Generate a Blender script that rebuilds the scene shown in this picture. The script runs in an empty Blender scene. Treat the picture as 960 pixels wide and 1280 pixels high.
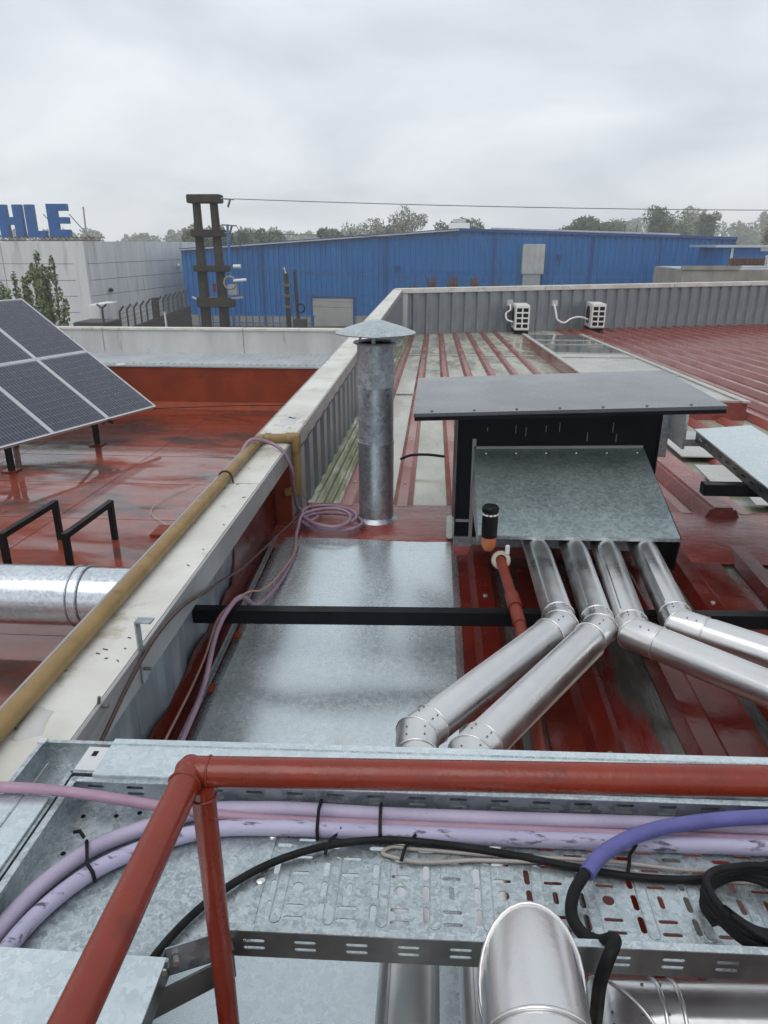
import bpy, bmesh, math, random
from mathutils import Vector, Matrix
random.seed(7)
R = math.radians
scene = bpy.context.scene
C = scene.collection

# ------------------------------------------------------------------ camera, sky, sun, exposure
cd = bpy.data.cameras.new('camera'); cam = bpy.data.objects.new('camera', cd); C.objects.link(cam)
cam.location = (0, 0, 1.5); cam.rotation_euler = (R(90 - 20.627), 0, R(3.91))
cd.sensor_fit = 'VERTICAL'; cd.sensor_height = 36; cd.lens = 36 * 890 / 1280
cd.clip_start = .02; cd.clip_end = 3000
scene.camera = cam

SUN_EL, SUN_AZ = R(62), R(200)
w = bpy.data.worlds.new('World'); scene.world = w; w.use_nodes = True
nt = w.node_tree; N = nt.nodes; N.clear(); LK = nt.links.new
out = N.new('ShaderNodeOutputWorld'); bg = N.new('ShaderNodeBackground')
sky = N.new('ShaderNodeTexSky'); sky.sky_type = 'NISHITA'; sky.sun_disc = False
sky.sun_elevation = SUN_EL; sky.sun_rotation = SUN_AZ; sky.dust_density = 4
tc = N.new('ShaderNodeTexCoord'); sep = N.new('ShaderNodeSeparateXYZ')
LK(tc.outputs['Generated'], sep.inputs[0])
def wm(op, a, b):
    n = N.new('ShaderNodeMath'); n.operation = op
    for i, v in enumerate((a, b)):
        if isinstance(v, (int, float)): n.inputs[i].default_value = v
        else: LK(v, n.inputs[i])
    return n.outputs[0]
zz = wm('ADD', wm('ABSOLUTE', sep.outputs[2], 0), .30)
comb = N.new('ShaderNodeCombineXYZ')
LK(wm('DIVIDE', sep.outputs[0], zz), comb.inputs[0]); LK(wm('DIVIDE', sep.outputs[1], zz), comb.inputs[1])
nz = N.new('ShaderNodeTexNoise'); nz.inputs['Scale'].default_value = 1.25; nz.inputs['Detail'].default_value = 7
nz.inputs['Roughness'].default_value = .47; nz.inputs['Distortion'].default_value = .4
LK(comb.outputs[0], nz.inputs['Vector'])
rp = N.new('ShaderNodeValToRGB'); LK(nz.outputs[0], rp.inputs[0])
rp.color_ramp.elements[0].position = .33; rp.color_ramp.elements[0].color = (.53, .58, .635, 1)
rp.color_ramp.elements[1].position = .62; rp.color_ramp.elements[1].color = (.79, .825, .865, 1)
sk = N.new('ShaderNodeMix'); sk.data_type = 'RGBA'; sk.blend_type = 'MULTIPLY'; sk.inputs[0].default_value = 1
LK(sky.outputs[0], sk.inputs[6]); sk.inputs[7].default_value = (.1, .1, .1, 1)
mx = N.new('ShaderNodeMix'); mx.data_type = 'RGBA'; mx.inputs[0].default_value = .93
LK(sk.outputs[2], mx.inputs[6]); LK(rp.outputs[0], mx.inputs[7])
LK(mx.outputs[2], bg.inputs[0]); bg.inputs[1].default_value = 1.0
LK(bg.outputs[0], out.inputs[0])

sd = bpy.data.lights.new('sun', 'SUN'); sd.energy = 1.0; sd.angle = R(50); sd.color = (1, .97, .93)
so = bpy.data.objects.new('sun', sd); C.objects.link(so)
so.rotation_euler = (R(90) - SUN_EL, 0, R(180) - SUN_AZ)
scene.cycles.volume_bounces = 2
scene.view_settings.view_transform = 'Standard'; scene.view_settings.look = 'None'
scene.view_settings.exposure = .25; scene.view_settings.gamma = 1

# ------------------------------------------------------------------ materials
def mat(name, c1, c2=None, scale=4, rough=(.5, .6), metal=0., bump=0., bscale=30, stretch=(1, 1, 1), lo=.35, hi=.65,
        rscale=None, spec=.5, detail=6, coat=0., c3=None, c3scale=1.5, c3lo=.55, c3hi=.65, rlo=.4, rhi=.6):
    m = bpy.data.materials.new(name); m.use_nodes = True
    t = m.node_tree; n = t.nodes; L = t.links.new; b = n['Principled BSDF']
    co = n.new('ShaderNodeTexCoord'); mp = n.new('ShaderNodeMapping'); mp.inputs['Scale'].default_value = stretch
    L(co.outputs['Object'], mp.inputs[0])
    def noise(s, d=detail):
        x = n.new('ShaderNodeTexNoise'); x.inputs['Scale'].default_value = s; x.inputs['Detail'].default_value = d
        x.inputs['Roughness'].default_value = .6
        L(mp.outputs[0], x.inputs['Vector']); return x.outputs[0]
    def ramp(v, p0, p1, a, z):
        r = n.new('ShaderNodeMapRange'); r.inputs[1].default_value = p0; r.inputs[2].default_value = p1
        r.inputs[3].default_value = a; r.inputs[4].default_value = z; L(v, r.inputs[0]); return r.outputs[0]
    def mixc(f, a, z):
        x = n.new('ShaderNodeMix'); x.data_type = 'RGBA'; L(f, x.inputs[0])
        for i, v in ((6, a), (7, z)):
            if isinstance(v, tuple): x.inputs[i].default_value = (*v, 1)
            else: L(v, x.inputs[i])
        return x.outputs[2]
    c2 = c2 or c1
    col = mixc(ramp(noise(scale), lo, hi, 0, 1), c1, c2)
    if c3: col = mixc(ramp(noise(c3scale, 8), c3lo, c3hi, 0, 1), col, c3)
    L(col, b.inputs['Base Color'])
    L(ramp(noise(rscale or scale * 1.7), rlo, rhi, rough[0], rough[1]), b.inputs['Roughness'])
    b.inputs['Metallic'].default_value = metal; b.inputs['Specular IOR Level'].default_value = spec
    b.inputs['Coat Weight'].default_value = coat; b.inputs['Coat Roughness'].default_value = .08
    if bump:
        bp = n.new('ShaderNodeBump'); bp.inputs['Strength'].default_value = bump; bp.inputs['Distance'].default_value = .01
        L(noise(bscale), bp.inputs['Height']); L(bp.outputs[0], b.inputs['Normal'])
    m['_t'] = 1
    return m

def galv(name, a, z, sc=70, rough=(.28, .5), metal=.75, wv=.72, stain=False):
    m = bpy.data.materials.new(name); m.use_nodes = True
    t = m.node_tree; n = t.nodes; L = t.links.new; b = n['Principled BSDF']
    co = n.new('ShaderNodeTexCoord')
    vo = n.new('ShaderNodeTexVoronoi'); vo.inputs['Scale'].default_value = sc
    no0 = n.new('ShaderNodeTexNoise'); no0.inputs['Scale'].default_value = sc * .7; no0.inputs['Detail'].default_value = 3
    L(co.outputs['Object'], no0.inputs['Vector'])
    va = n.new('ShaderNodeVectorMath'); va.operation = 'MULTIPLY_ADD'; va.inputs[1].default_value = (.035, .035, .035)
    L(no0.outputs['Color'], va.inputs[0]); L(co.outputs['Object'], va.inputs[2]); L(va.outputs[0], vo.inputs['Vector'])
    no = n.new('ShaderNodeTexNoise'); no.inputs['Scale'].default_value = 3.5; no.inputs['Detail'].default_value = 8
    L(co.outputs['Object'], no.inputs['Vector'])
    sp = n.new('ShaderNodeSeparateColor'); L(vo.outputs['Color'], sp.inputs[0])
    ma = n.new('ShaderNodeMath'); ma.operation = 'MULTIPLY_ADD'; ma.inputs[1].default_value = wv; L(sp.outputs[0], ma.inputs[0])
    mb = n.new('ShaderNodeMapRange'); mb.inputs[1].default_value = .3; mb.inputs[2].default_value = .7; mb.inputs[4].default_value = .32
    L(no.outputs[0], mb.inputs[0]); L(mb.outputs[0], ma.inputs[2])
    x = n.new('ShaderNodeMix'); x.data_type = 'RGBA'; L(ma.outputs[0], x.inputs[0])
    x.inputs[6].default_value = (*a, 1); x.inputs[7].default_value = (*z, 1)
    fin = x.outputs[2]
    if stain:
        ns = n.new('ShaderNodeTexNoise'); ns.inputs['Scale'].default_value = 2.1; ns.inputs['Detail'].default_value = 9; ns.inputs['Roughness'].default_value = .65; L(co.outputs['Object'], ns.inputs['Vector'])
        rs = n.new('ShaderNodeMapRange'); rs.inputs[1].default_value = .58; rs.inputs[2].default_value = .74; rs.inputs[4].default_value = .7; L(ns.outputs[0], rs.inputs[0])
        xs_ = n.new('ShaderNodeMix'); xs_.data_type = 'RGBA'; L(rs.outputs[0], xs_.inputs[0]); L(fin, xs_.inputs[6]); xs_.inputs[7].default_value = (.40, .39, .30, 1); fin = xs_.outputs[2]
    L(fin, b.inputs['Base Color'])
    r = n.new('ShaderNodeMapRange'); r.inputs[3].default_value = rough[0]; r.inputs[4].default_value = rough[1]
    L(ma.outputs[0], r.inputs[0]); L(r.outputs[0], b.inputs['Roughness'])
    b.inputs['Metallic'].default_value = metal
    return m

M = {}
M['galv'] = galv('galvanised', (.26, .305, .32), (.64, .70, .72), 130, wv=.6)
M['galv_big'] = galv('galvanised_sheet', (.50, .57, .595), (.74, .81, .835), 95, (.20, .34), .72, .5, True)
M['galv_dark'] = galv('galvanised_weathered', (.25, .28, .31), (.50, .54, .58), 55, (.3, .5), .7)
M['galv_hood'] = galv('galvanised_hood', (.23, .29, .30), (.47, .55, .55), 75, (.3, .45), .7, .5)
M['galv_duct'] = galv('galvanised_duct', (.50, .55, .60), (.74, .79, .82), 45, (.16, .28), .85)
M['steel'] = mat('stainless', (.66, .66, .655), (.76, .755, .75), 3, (.27, .38), 1., .10, 16, (1, 1, 1))
M['steel_dark'] = mat('zinc_rail', (.10, .11, .11), (.17, .18, .18), 9, (.3, .5), .6)
def wet_membrane(name):
    m = mat(name, (.23, .038, .014), (.16, .024, .010), 1.6, (.3, .55), 0, .0, 9, (.7, 1.3, 1), c3=(.050, .022, .017), c3scale=.85, c3lo=.51, c3hi=.61, spec=.2)
    t = m.node_tree; n = t.nodes; L = t.links.new; b = n['Principled BSDF']
    co = n.new('ShaderNodeTexCoord'); mp = n.new('ShaderNodeMapping'); mp.inputs['Scale'].default_value = (.55, 1.25, 1); mp.inputs['Location'].default_value = (2.3, .55, 0)
    L(co.outputs['Object'], mp.inputs[0])
    x = n.new('ShaderNodeTexNoise'); x.inputs['Scale'].default_value = .62; x.inputs['Detail'].default_value = 9; x.inputs['Roughness'].default_value = .62; x.inputs['Distortion'].default_value = .5
    L(mp.outputs[0], x.inputs['Vector'])
    r = n.new('ShaderNodeMapRange'); r.inputs[1].default_value = .42; r.inputs[2].default_value = .50; L(x.outputs[0], r.inputs[0])
    L(r.outputs[0], b.inputs['Coat Weight']); b.inputs['Coat Roughness'].default_value = .03; b.inputs['Coat IOR'].default_value = 1.7
    f = n.new('ShaderNodeTexNoise'); f.inputs['Scale'].default_value = 14; f.inputs['Detail'].default_value = 5; L(co.outputs['Object'], f.inputs['Vector'])
    bp = n.new('ShaderNodeBump'); bp.inputs['Strength'].default_value = .25; bp.inputs['Distance'].default_value = .01; L(f.outputs[0], bp.inputs['Height']); L(bp.outputs[0], b.inputs['Normal'])
    bc = n.new('ShaderNodeBump'); bc.inputs['Strength'].default_value = .03; bc.inputs['Distance'].default_value = .01; L(f.outputs[0], bc.inputs['Height']); L(bc.outputs[0], b.inputs['Coat Normal'])
    return m
M['red_flat'] = wet_membrane('red_membrane')
M['red_wall'] = mat('red_wall_paint', (.255, .046, .015), (.185, .030, .010), 2.2, (.4, .6), 0, .1, 25, spec=.2, c3=(.13, .03, .02), c3scale=4, c3lo=.6, c3hi=.7)
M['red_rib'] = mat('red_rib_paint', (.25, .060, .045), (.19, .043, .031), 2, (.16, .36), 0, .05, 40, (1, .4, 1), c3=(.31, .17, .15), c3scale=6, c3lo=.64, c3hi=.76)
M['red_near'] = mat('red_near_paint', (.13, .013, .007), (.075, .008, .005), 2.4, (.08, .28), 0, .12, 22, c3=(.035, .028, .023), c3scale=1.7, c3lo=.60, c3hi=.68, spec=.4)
M['red_ridge'] = mat('red_ridge_membrane', (.25, .060, .050), (.19, .040, .034), 4, (.10, .32), 0, .35, 18, (1, 3, 1), c3=(.31, .15, .13), c3scale=3, c3lo=.6, c3hi=.7)
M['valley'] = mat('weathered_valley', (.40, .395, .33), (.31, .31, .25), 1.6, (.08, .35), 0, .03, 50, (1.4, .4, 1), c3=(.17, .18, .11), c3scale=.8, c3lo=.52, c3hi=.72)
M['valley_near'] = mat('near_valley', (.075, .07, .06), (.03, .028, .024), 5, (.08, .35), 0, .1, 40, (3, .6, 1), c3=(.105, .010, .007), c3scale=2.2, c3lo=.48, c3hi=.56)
M['valley_red'] = mat('far_red_valley', (.17, .040, .034), (.11, .024, .020), 1.3, (.12, .3), 0, .04, 40, (1, .5, 1), c3=(.24, .15, .12), c3scale=3.5, c3lo=.62, c3hi=.75)
M['moss'] = mat('mossy_sheet', (.20, .21, .11), (.11, .13, .05), 5, (.3, .6), 0, .1, 30, (3, .4, 1), c3=(.42, .42, .33), c3scale=4, c3lo=.52, c3hi=.62)
M['coping'] = mat('coping_paint', (.64, .635, .605), (.49, .475, .425), 3.2, (.35, .6), 0, .2, 35, c3=(.33, .28, .19), c3scale=7, c3lo=.58, c3hi=.72)
M['fascia'] = mat('fascia_metal', (.33, .33, .335), (.25, .25, .255), 3, (.3, .45), .2, .02, 20, (1, 1, 1), c3=(.22, .21, .20), c3scale=5, c3lo=.6, c3hi=.75)
M['corr'] = mat('grey_corrugated', (.28, .31, .335), (.17, .19, .21), 2.6, (.3, .5), .3, .04, 20, (1.5, 1.5, .35), c3=(.31, .33, .35), c3scale=3.5, c3lo=.58, c3hi=.7)
M['wwhite'] = mat('white_parapet', (.52, .53, .52), (.42, .42, .40), 2.5, (.5, .7), 0, .1, 20, (1, 1, .35), c3=(.26, .25, .22), c3scale=6, c3lo=.62, c3hi=.78)
M['tin'] = mat('silver_sheet', (.55, .58, .61), (.45, .48, .52), 2, (.3, .45), .5)
M['black'] = mat('black_paint', (.006, .006, .008), (.010, .010, .012), 6, (.28, .42), 0, .03, 50, spec=.12)
M['blackm'] = mat('black_rubber', (.006, .006, .007), (.014, .014, .015), 20, (.45, .6), 0, .1, 200, spec=.16)
M['navy'] = mat('dark_housing', (.005, .006, .011), (.009, .010, .016), 4, (.35, .5), spec=.12)
M['plate'] = mat('grey_plate', (.075, .080, .090), (.092, .098, .108), 1.5, (.2, .3), 0, .0, 5, coat=.3)
M['railred'] = mat('rail_paint', (.21, .025, .010), (.16, .018, .008), 9, (.18, .36), 0, .12, 70, c3=(.075, .014, .009), c3scale=8, c3lo=.60, c3hi=.72, spec=.5)
M['pvc'] = mat('brick_red_pvc', (.19, .032, .018), (.14, .022, .013), 8, (.4, .55), spec=.3)
M['beige'] = mat('beige_plastic', (.42, .37, .30), (.32, .28, .22), 14, (.5, .6))
M['orange'] = mat('orange_plastic', (.50, .17, .06), (.40, .12, .045), 12, (.35, .5))
M['ochre'] = mat('ochre_pipe', (.27, .175, .062), (.20, .125, .045), 7, (.38, .55), 0, .12, 60, c3=(.16, .10, .035), c3scale=16, c3lo=.58, c3hi=.7)
M['lilac'] = mat('lilac_foam', (.38, .335, .445), (.31, .27, .375), 12, (.45, .6), 0, .1, 120, c3=(.16, .12, .20), c3scale=22, c3lo=.70, c3hi=.78)
M['lilac2'] = mat('pale_lilac_foam', (.40, .38, .52), (.33, .31, .44), 12, (.45, .6), 0, .1, 120, (.3, 1, 1), c3=(.07, .06, .09), c3scale=80, c3lo=.57, c3hi=.66)
M['pink'] = mat('pink_foam', (.36, .23, .30), (.29, .18, .24), 12, (.45, .6), 0, .1, 120)
M['violet'] = mat('violet_foam', (.105, .105, .31), (.08, .08, .25), 16, (.4, .55), 0, .12, 140)
M['mauve'] = mat('mauve_hose', (.30, .20, .27), (.24, .15, .21), 12, (.4, .55))
M['greyc'] = mat('grey_cable', (.36, .32, .30), (.30, .27, .25), 12, (.4, .5))
M['brown'] = mat('brown_cable', (.055, .02, .016), (.04, .015, .012), 12, (.3, .45))
M['tan'] = mat('tan_cable', (.38, .22, .17), (.30, .17, .13), 12, (.4, .5))
M['white'] = mat('white_plastic', (.72, .72, .71), (.63, .63, .61), 6, (.3, .45))
M['blue'] = mat('blue_cladding', (.002, .138, .40), (.002, .106, .33), .9, (.35, .5), 0, .0, 5, (1, 1, .3), c3=(.06, .22, .48), c3scale=1.6, c3lo=.66, c3hi=.82)
M['bluetrim'] = mat('blue_trim', (.010, .055, .22), None, 2, (.4, .5))
M['signblue'] = mat('sign_blue', (.006, .105, .33), (.005, .085, .28), 1.5, (.35, .5))
M['precast'] = mat('precast_panel', (.68, .69, .70), (.54, .555, .565), .55, (.6, .75), 0, .0, 5, (1.6, 1.6, .22), c3=(.36, .37, .38), c3scale=.9, c3lo=.55, c3hi=.75)
M['concrete'] = mat('concrete', (.30, .28, .25), (.20, .19, .17), 1.3, (.6, .8), 0, .1, 8, (1, 1, .5))
M['darkconc'] = mat('dark_wet_concrete', (.020, .017, .014), (.036, .031, .026), 1.2, (.55, .75), 0, .2, 9)
M['block'] = mat('dark_block', (.035, .032, .030), (.055, .05, .046), 2, (.6, .8), 0, .1, 10)
M['mortar'] = mat('dark_mortar', (.02, .018, .017), None, 2, (.7, .8))
M['shutter'] = mat('roller_shutter', (.42, .42, .40), (.34, .34, .33), 1, (.4, .5), .2)
M['vent'] = mat('pale_duct', (.50, .51, .50), (.40, .41, .41), 1, (.35, .5), .4)
M['glasscell'] = mat('solar_cell', (.016, .023, .045), (.022, .030, .056), 3, (.22, .28), 0, spec=.35, coat=.25)
M['backsheet'] = mat('solar_backsheet', (.20, .22, .26), None, 3, (.2, .3), coat=.25)
M['alu'] = mat('aluminium_frame', (.68, .69, .70), (.60, .61, .62), 8, (.3, .4), .5)
M['skyglass'] = mat('wet_glass', (.075, .082, .078), (.11, .115, .105), 2, (.04, .10), 0, coat=.6)
M['lightpanel'] = mat('pale_roof_panel', (.40, .40, .37), (.31, .31, .28), 2, (.2, .4), 0, .05, 30, c3=(.22, .22, .17), c3scale=3, c3lo=.6, c3hi=.7)
M['ground'] = mat('ground', (.11, .10, .075), (.06, .07, .035), .12, (.7, .9))
M['bark'] = mat('bark', (.07, .055, .042), (.045, .035, .028), 3, (.8, .9))
M['rust'] = mat('rusty_mesh', (.16, .06, .035), (.08, .035, .022), 3, (.7, .8))
M['leaf_dark'] = mat('leaf_dark', (.05, .08, .035), (.08, .115, .05), .5, (.5, .7))
M['leaf_mid'] = mat('leaf_mid', (.075, .105, .055), (.11, .14, .08), .5, (.5, .7))
M['leaf_pale'] = mat('leaf_pale', (.15, .165, .115), (.22, .22, .165), .6, (.5, .7))
M['leaf_olive'] = mat('leaf_olive', (.10, .105, .04), (.15, .145, .06), .5, (.5, .7))
M['leaf_near'] = mat('leaf_near', (.095, .14, .055), (.18, .23, .10), 2.5, (.4, .6))

# ------------------------------------------------------------------ mesh helpers
class MB:
    def __init__(s): s.bm = bmesh.new()
    def face(s, pts):
        s.bm.faces.new([s.bm.verts.new(p) for p in pts])
    def box(s, x0, x1, y0, y1, z0, z1, mtx=None):
        v = [Vector((x, y, z)) for z in (z0, z1) for y in (y0, y1) for x in (x0, x1)]
        if mtx: v = [mtx @ p for p in v]
        v = [s.bm.verts.new(p) for p in v]
        for f in ((0, 2, 3, 1), (4, 5, 7, 6), (0, 1, 5, 4), (2, 6, 7, 3), (0, 4, 6, 2), (1, 3, 7, 5)):
            s.bm.faces.new([v[i] for i in f])
        return s
    def hexa(s, bottom, top):
        n = len(bottom)
        a = [s.bm.verts.new(p) for p in bottom]; b = [s.bm.verts.new(p) for p in top]
        s.bm.faces.new(a[::-1]); s.bm.faces.new(b)
        for i in range(n): s.bm.faces.new([a[i], a[(i + 1) % n], b[(i + 1) % n], b[i]])
        return s
    def bar(s, p, q, w, h=None, up=(0, 0, 1)):
        p, q = Vector(p), Vector(q); h = h or w
        d = (q - p).normalized(); u = Vector(up)
        if abs(d.dot(u)) > .98: u = Vector((0, 1, 0))
        r = d.cross(u).normalized(); u = r.cross(d)
        o = [(r * sx * w + u * sy * h) * .5 for sx, sy in ((-1, -1), (1, -1), (1, 1), (-1, 1))]
        return s.hexa([p + k for k in o], [q + k for k in o])
    def tube(s, pts, r, seg=12, caps=True, closed=False, rf=None):
        P = [Vector(p) for p in pts]; n = len(P)
        if closed:
            return s._loop(P, r, seg)
        d = (P[1] - P[0]).normalized()
        u = Vector((0, 0, 1)) if abs(d.z) < .9 else Vector((0, 1, 0))
        a = d.cross(u).normalized(); b = a.cross(d)
        r0 = r if rf is None else rf(0)
        offs = [(a * math.cos(2 * math.pi * k / seg) + b * math.sin(2 * math.pi * k / seg)) * r0 for k in range(seg)]
        rings = []
        for i in range(n):
            if i == 0 or i == n - 1:
                dd = d; ring = [P[i] + o for o in offs]
            else:
                e = (P[i + 1] - P[i]).normalized(); nn = d + e; new = []; ring = []
                for o in offs:
                    t = -(o.dot(nn)) / max(d.dot(nn), .05); pos = o + d * t
                    ring.append(P[i] + pos); o2 = pos - e * pos.dot(e)
                    new.append(o2.normalized() * (r if rf is None else rf(i / (n - 1))))
                offs = new; d = e
            rings.append([s.bm.verts.new(p) for p in ring])
        for i in range(n - 1):
            for k in range(seg):
                s.bm.faces.new([rings[i][k], rings[i][(k + 1) % seg], rings[i + 1][(k + 1) % seg], rings[i + 1][k]])
        if caps: s.bm.faces.new(rings[0][::-1]); s.bm.faces.new(rings[-1])
        return s
    def _loop(s, P, r, seg):
        n = len(P); rings = []
        for i in range(n):
            d = (P[(i + 1) % n] - P[i - 1]).normalized(); u = Vector((0, 0, 1))
            if abs(d.z) > .95: u = Vector((1, 0, 0))
            a = d.cross(u).normalized(); b = a.cross(d)
            rings.append([s.bm.verts.new(P[i] + (a * math.cos(2 * math.pi * k / seg) + b * math.sin(2 * math.pi * k / seg)) * r) for k in range(seg)])
        for i in range(n):
            for k in range(seg):
                s.bm.faces.new([rings[i][k], rings[i][(k + 1) % seg], rings[(i + 1) % n][(k + 1) % seg], rings[(i + 1) % n][k]])
        return s
    def ring(s, c, d, r, t, seg=24, rs=6):
        d = Vector(d).normalized(); u = Vector((0, 0, 1)) if abs(d.z) < .9 else Vector((0, 1, 0))
        a = d.cross(u).normalized(); b = a.cross(d); c = Vector(c); V = []
        for i in range(seg):
            q = 2 * math.pi * i / seg; e = a * math.cos(q) + b * math.sin(q)
            V.append([s.bm.verts.new(c + e * (r + t * math.cos(2 * math.pi * k / rs)) + d * t * math.sin(2 * math.pi * k / rs)) for k in range(rs)])
        for i in range(seg):
            for k in range(rs):
                s.bm.faces.new([V[i][k], V[(i + 1) % seg][k], V[(i + 1) % seg][(k + 1) % rs], V[i][(k + 1) % rs]])
        return s
    def lathe(s, c, prof, seg=32):
        c = Vector(c); V = []
        for r, z in prof:
            V.append([s.bm.verts.new(c + Vector((max(r, 1e-4) * math.cos(2 * math.pi * k / seg), max(r, 1e-4) * math.sin(2 * math.pi * k / seg), z))) for k in range(seg)])
        for i in range(len(V) - 1):
            for k in range(seg): s.bm.faces.new([V[i][k], V[i][(k + 1) % seg], V[i + 1][(k + 1) % seg], V[i + 1][k]])
        return s
    def prism(s, poly, y0, y1):          # poly in (x,z), extruded along y
        return s.hexa([(x, y0, z) for x, z in poly], [(x, y1, z) for x, z in poly])
    def mesh(s, name, off=None, smooth=None, bevel=0):
        bm = s.bm
        bmesh.ops.remove_doubles(bm, verts=bm.verts, dist=1e-6)
        bmesh.ops.recalc_face_normals(bm, faces=bm.faces)
        if bevel:
            bmesh.ops.bevel(bm, geom=[e for e in bm.edges if len(e.link_faces) == 2 and e.calc_face_angle(0) > .5], offset=bevel, segments=2, affect='EDGES', clamp_overlap=True)
        if off is not None: bmesh.ops.translate(bm, verts=bm.verts, vec=-Vector(off))
        me = bpy.data.meshes.new(name); bm.to_mesh(me); bm.free()
        if smooth:
            for p in me.polygons: p.use_smooth = True
            me.set_sharp_from_angle(angle=R(smooth))
        return me

def link(name, data, parent=None, loc=(0, 0, 0)):
    o = bpy.data.objects.new(name, data); C.objects.link(o); o.location = loc
    if parent: o.parent = parent
    return o
def tag(o, label, cat, group=None):
    o['label'] = label; o['category'] = cat
    if group: o['group'] = group
    return o
def thing(name, label, cat, loc=(0, 0, 0), group=None):
    return tag(link(name, None, None, loc), label, cat, group)
def wloc(o):
    v = Vector(o.location)
    while o.parent: o = o.parent; v += Vector(o.location)
    return v
def part(root, name, mb, m, smooth=None, bevel=0, stuff=False):
    me = mb.mesh(name, wloc(root), smooth, bevel); me.materials.append(M[m])
    o = link(name, me, root)
    if stuff: o['kind'] = 'stuff'
    return o
def solo(name, mb, m, label, cat, loc=(0, 0, 0), smooth=None, bevel=0, group=None):
    me = mb.mesh(name, loc, smooth, bevel); me.materials.append(M[m])
    return tag(link(name, me, None, loc), label, cat, group)
def struct(name, mb, m, smooth=None, loc=(0, 0, 0)):
    me = mb.mesh(name, loc, smooth); me.materials.append(M[m]); o = link(name, me, None, loc); o['kind'] = 'structure'; return o
def copy_tree(o, parent=None):
    c = o.copy(); C.objects.link(c); c.parent = parent
    for ch in list(o.children): copy_tree(ch, c)
    return c
def spline(pts, sub=8, closed=False):
    P = [Vector(p) for p in pts]; n = len(P); out = []
    D = [max((P[i + 1] - P[i]).length, 1e-6) for i in range(n - 1)]
    T = []
    for i in range(n):
        if i == 0: T.append((P[1] - P[0]) / D[0])
        elif i == n - 1: T.append((P[-1] - P[-2]) / D[-1])
        else: T.append(((P[i + 1] - P[i]) / D[i] * D[i - 1] + (P[i] - P[i - 1]) / D[i - 1] * D[i]) / (D[i] + D[i - 1]))
    for i in range(n - 1):
        for k in range(sub):
            t = k / sub; t2, t3 = t * t, t ** 3
            out.append(P[i] * (2 * t3 - 3 * t2 + 1) + T[i] * D[i] * (t3 - 2 * t2 + t) + P[i + 1] * (3 * t2 - 2 * t3) + T[i + 1] * D[i] * (t3 - t2))
    out.append(P[-1])
    return out
def holed(name, outer, holes, th, m):      # flat sheet in xy with true holes, thickness th
    cu = bpy.data.curves.new(name, 'CURVE'); cu.dimensions = '2D'; cu.fill_mode = 'BOTH'; cu.extrude = th / 2
    for poly in [outer] + holes:
        sp = cu.splines.new('POLY'); sp.points.add(len(poly) - 1)
        for p, q in zip(sp.points, poly): p.co = (q[0], q[1], 0, 1)
        sp.use_cyclic_u = True
    tmp = bpy.data.objects.new(name, cu); C.objects.link(tmp)
    bpy.context.view_layer.update()
    me = bpy.data.meshes.new_from_object(tmp.evaluated_get(bpy.context.evaluated_depsgraph_get()))
    bpy.data.objects.remove(tmp); bpy.data.curves.remove(cu)
    me.materials.clear(); me.materials.append(M[m]); me.name = name
    return me
def slot(cx, cy, lx, ly, n=4):             # rounded slot outline
    r = min(lx, ly) / 2; pts = []
    hor = lx >= ly
    hl = (max(lx, ly) / 2 - r)
    for k in range(n + 1):
        q = -math.pi / 2 + math.pi * k / n; pts.append((hl + r * math.cos(q), r * math.sin(q)))
    for k in range(n + 1):
        q = math.pi / 2 + math.pi * k / n; pts.append((-hl + r * math.cos(q), r * math.sin(q)))
    return [((cx + x, cy + y) if hor else (cx - y, cy + x)) for x, y in pts]

# ------------------------------------------------------------------ the setting
g = MB(); g.face([(-1500, -300, -6), (1500, -300, -6), (1500, 1500, -6), (-1500, 1500, -6)])
struct('ground', g, 'ground')
SL = .0384
def zf(y): return -SL * (y - 3.9)
def zn(y): return -SL * (3.5 - y)
def wally(x): return 17.3 + .42 * (x + .75)
# far slope of the roof
g = MB()
xs = [-.9, 3.4]
g.face([(-.9, 3.7, 0), (3.12, 3.7, 0), (3.12, wally(3.12), zf(wally(3.12))), (-.9, wally(-.9), zf(wally(-.9)))])
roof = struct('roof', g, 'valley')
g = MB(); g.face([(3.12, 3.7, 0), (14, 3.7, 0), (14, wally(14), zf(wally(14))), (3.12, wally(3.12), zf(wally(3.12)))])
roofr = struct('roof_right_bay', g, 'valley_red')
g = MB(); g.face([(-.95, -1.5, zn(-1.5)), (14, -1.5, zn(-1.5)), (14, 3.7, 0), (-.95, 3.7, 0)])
roofn = struct('roof_near_slope', g, 'valley_near')
# ribs: one trapezoid each
def rib_mesh(y0, y1, z0, z1, m, wb=.062, wt=.030, h=.034):
    b = MB()
    b.hexa([(-wb, y0, z0 - .002), (wb, y0, z0 - .002), (wt, y0, z0 + h), (-wt, y0, z0 + h)],
           [(-wb, y1, z1 - .002), (wb, y1, z1 - .002), (wt, y1, z1 + h), (-wt, y1, z1 + h)])
    me = b.mesh('rib'); me.materials.append(M[m]); return me
k = 0
x = -.50
while x < 13.6:
    ye = wally(x) - .02
    if 1.8 < x < 3.1: ye = 7.05
    o = link('rib', rib_mesh(4.0, ye, zf(4.0), zf(ye), 'red_rib', *((.062, .030, .034) if x < 3.12 else (.075, .032, .06))), roof if x < 3.12 else roofr, (x, 0, 0)); x += .3335
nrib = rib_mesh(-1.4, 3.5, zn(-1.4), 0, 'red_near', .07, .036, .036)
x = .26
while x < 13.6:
    link('rib', nrib, roofn, (x, 0, 0)); x += .3335
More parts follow.
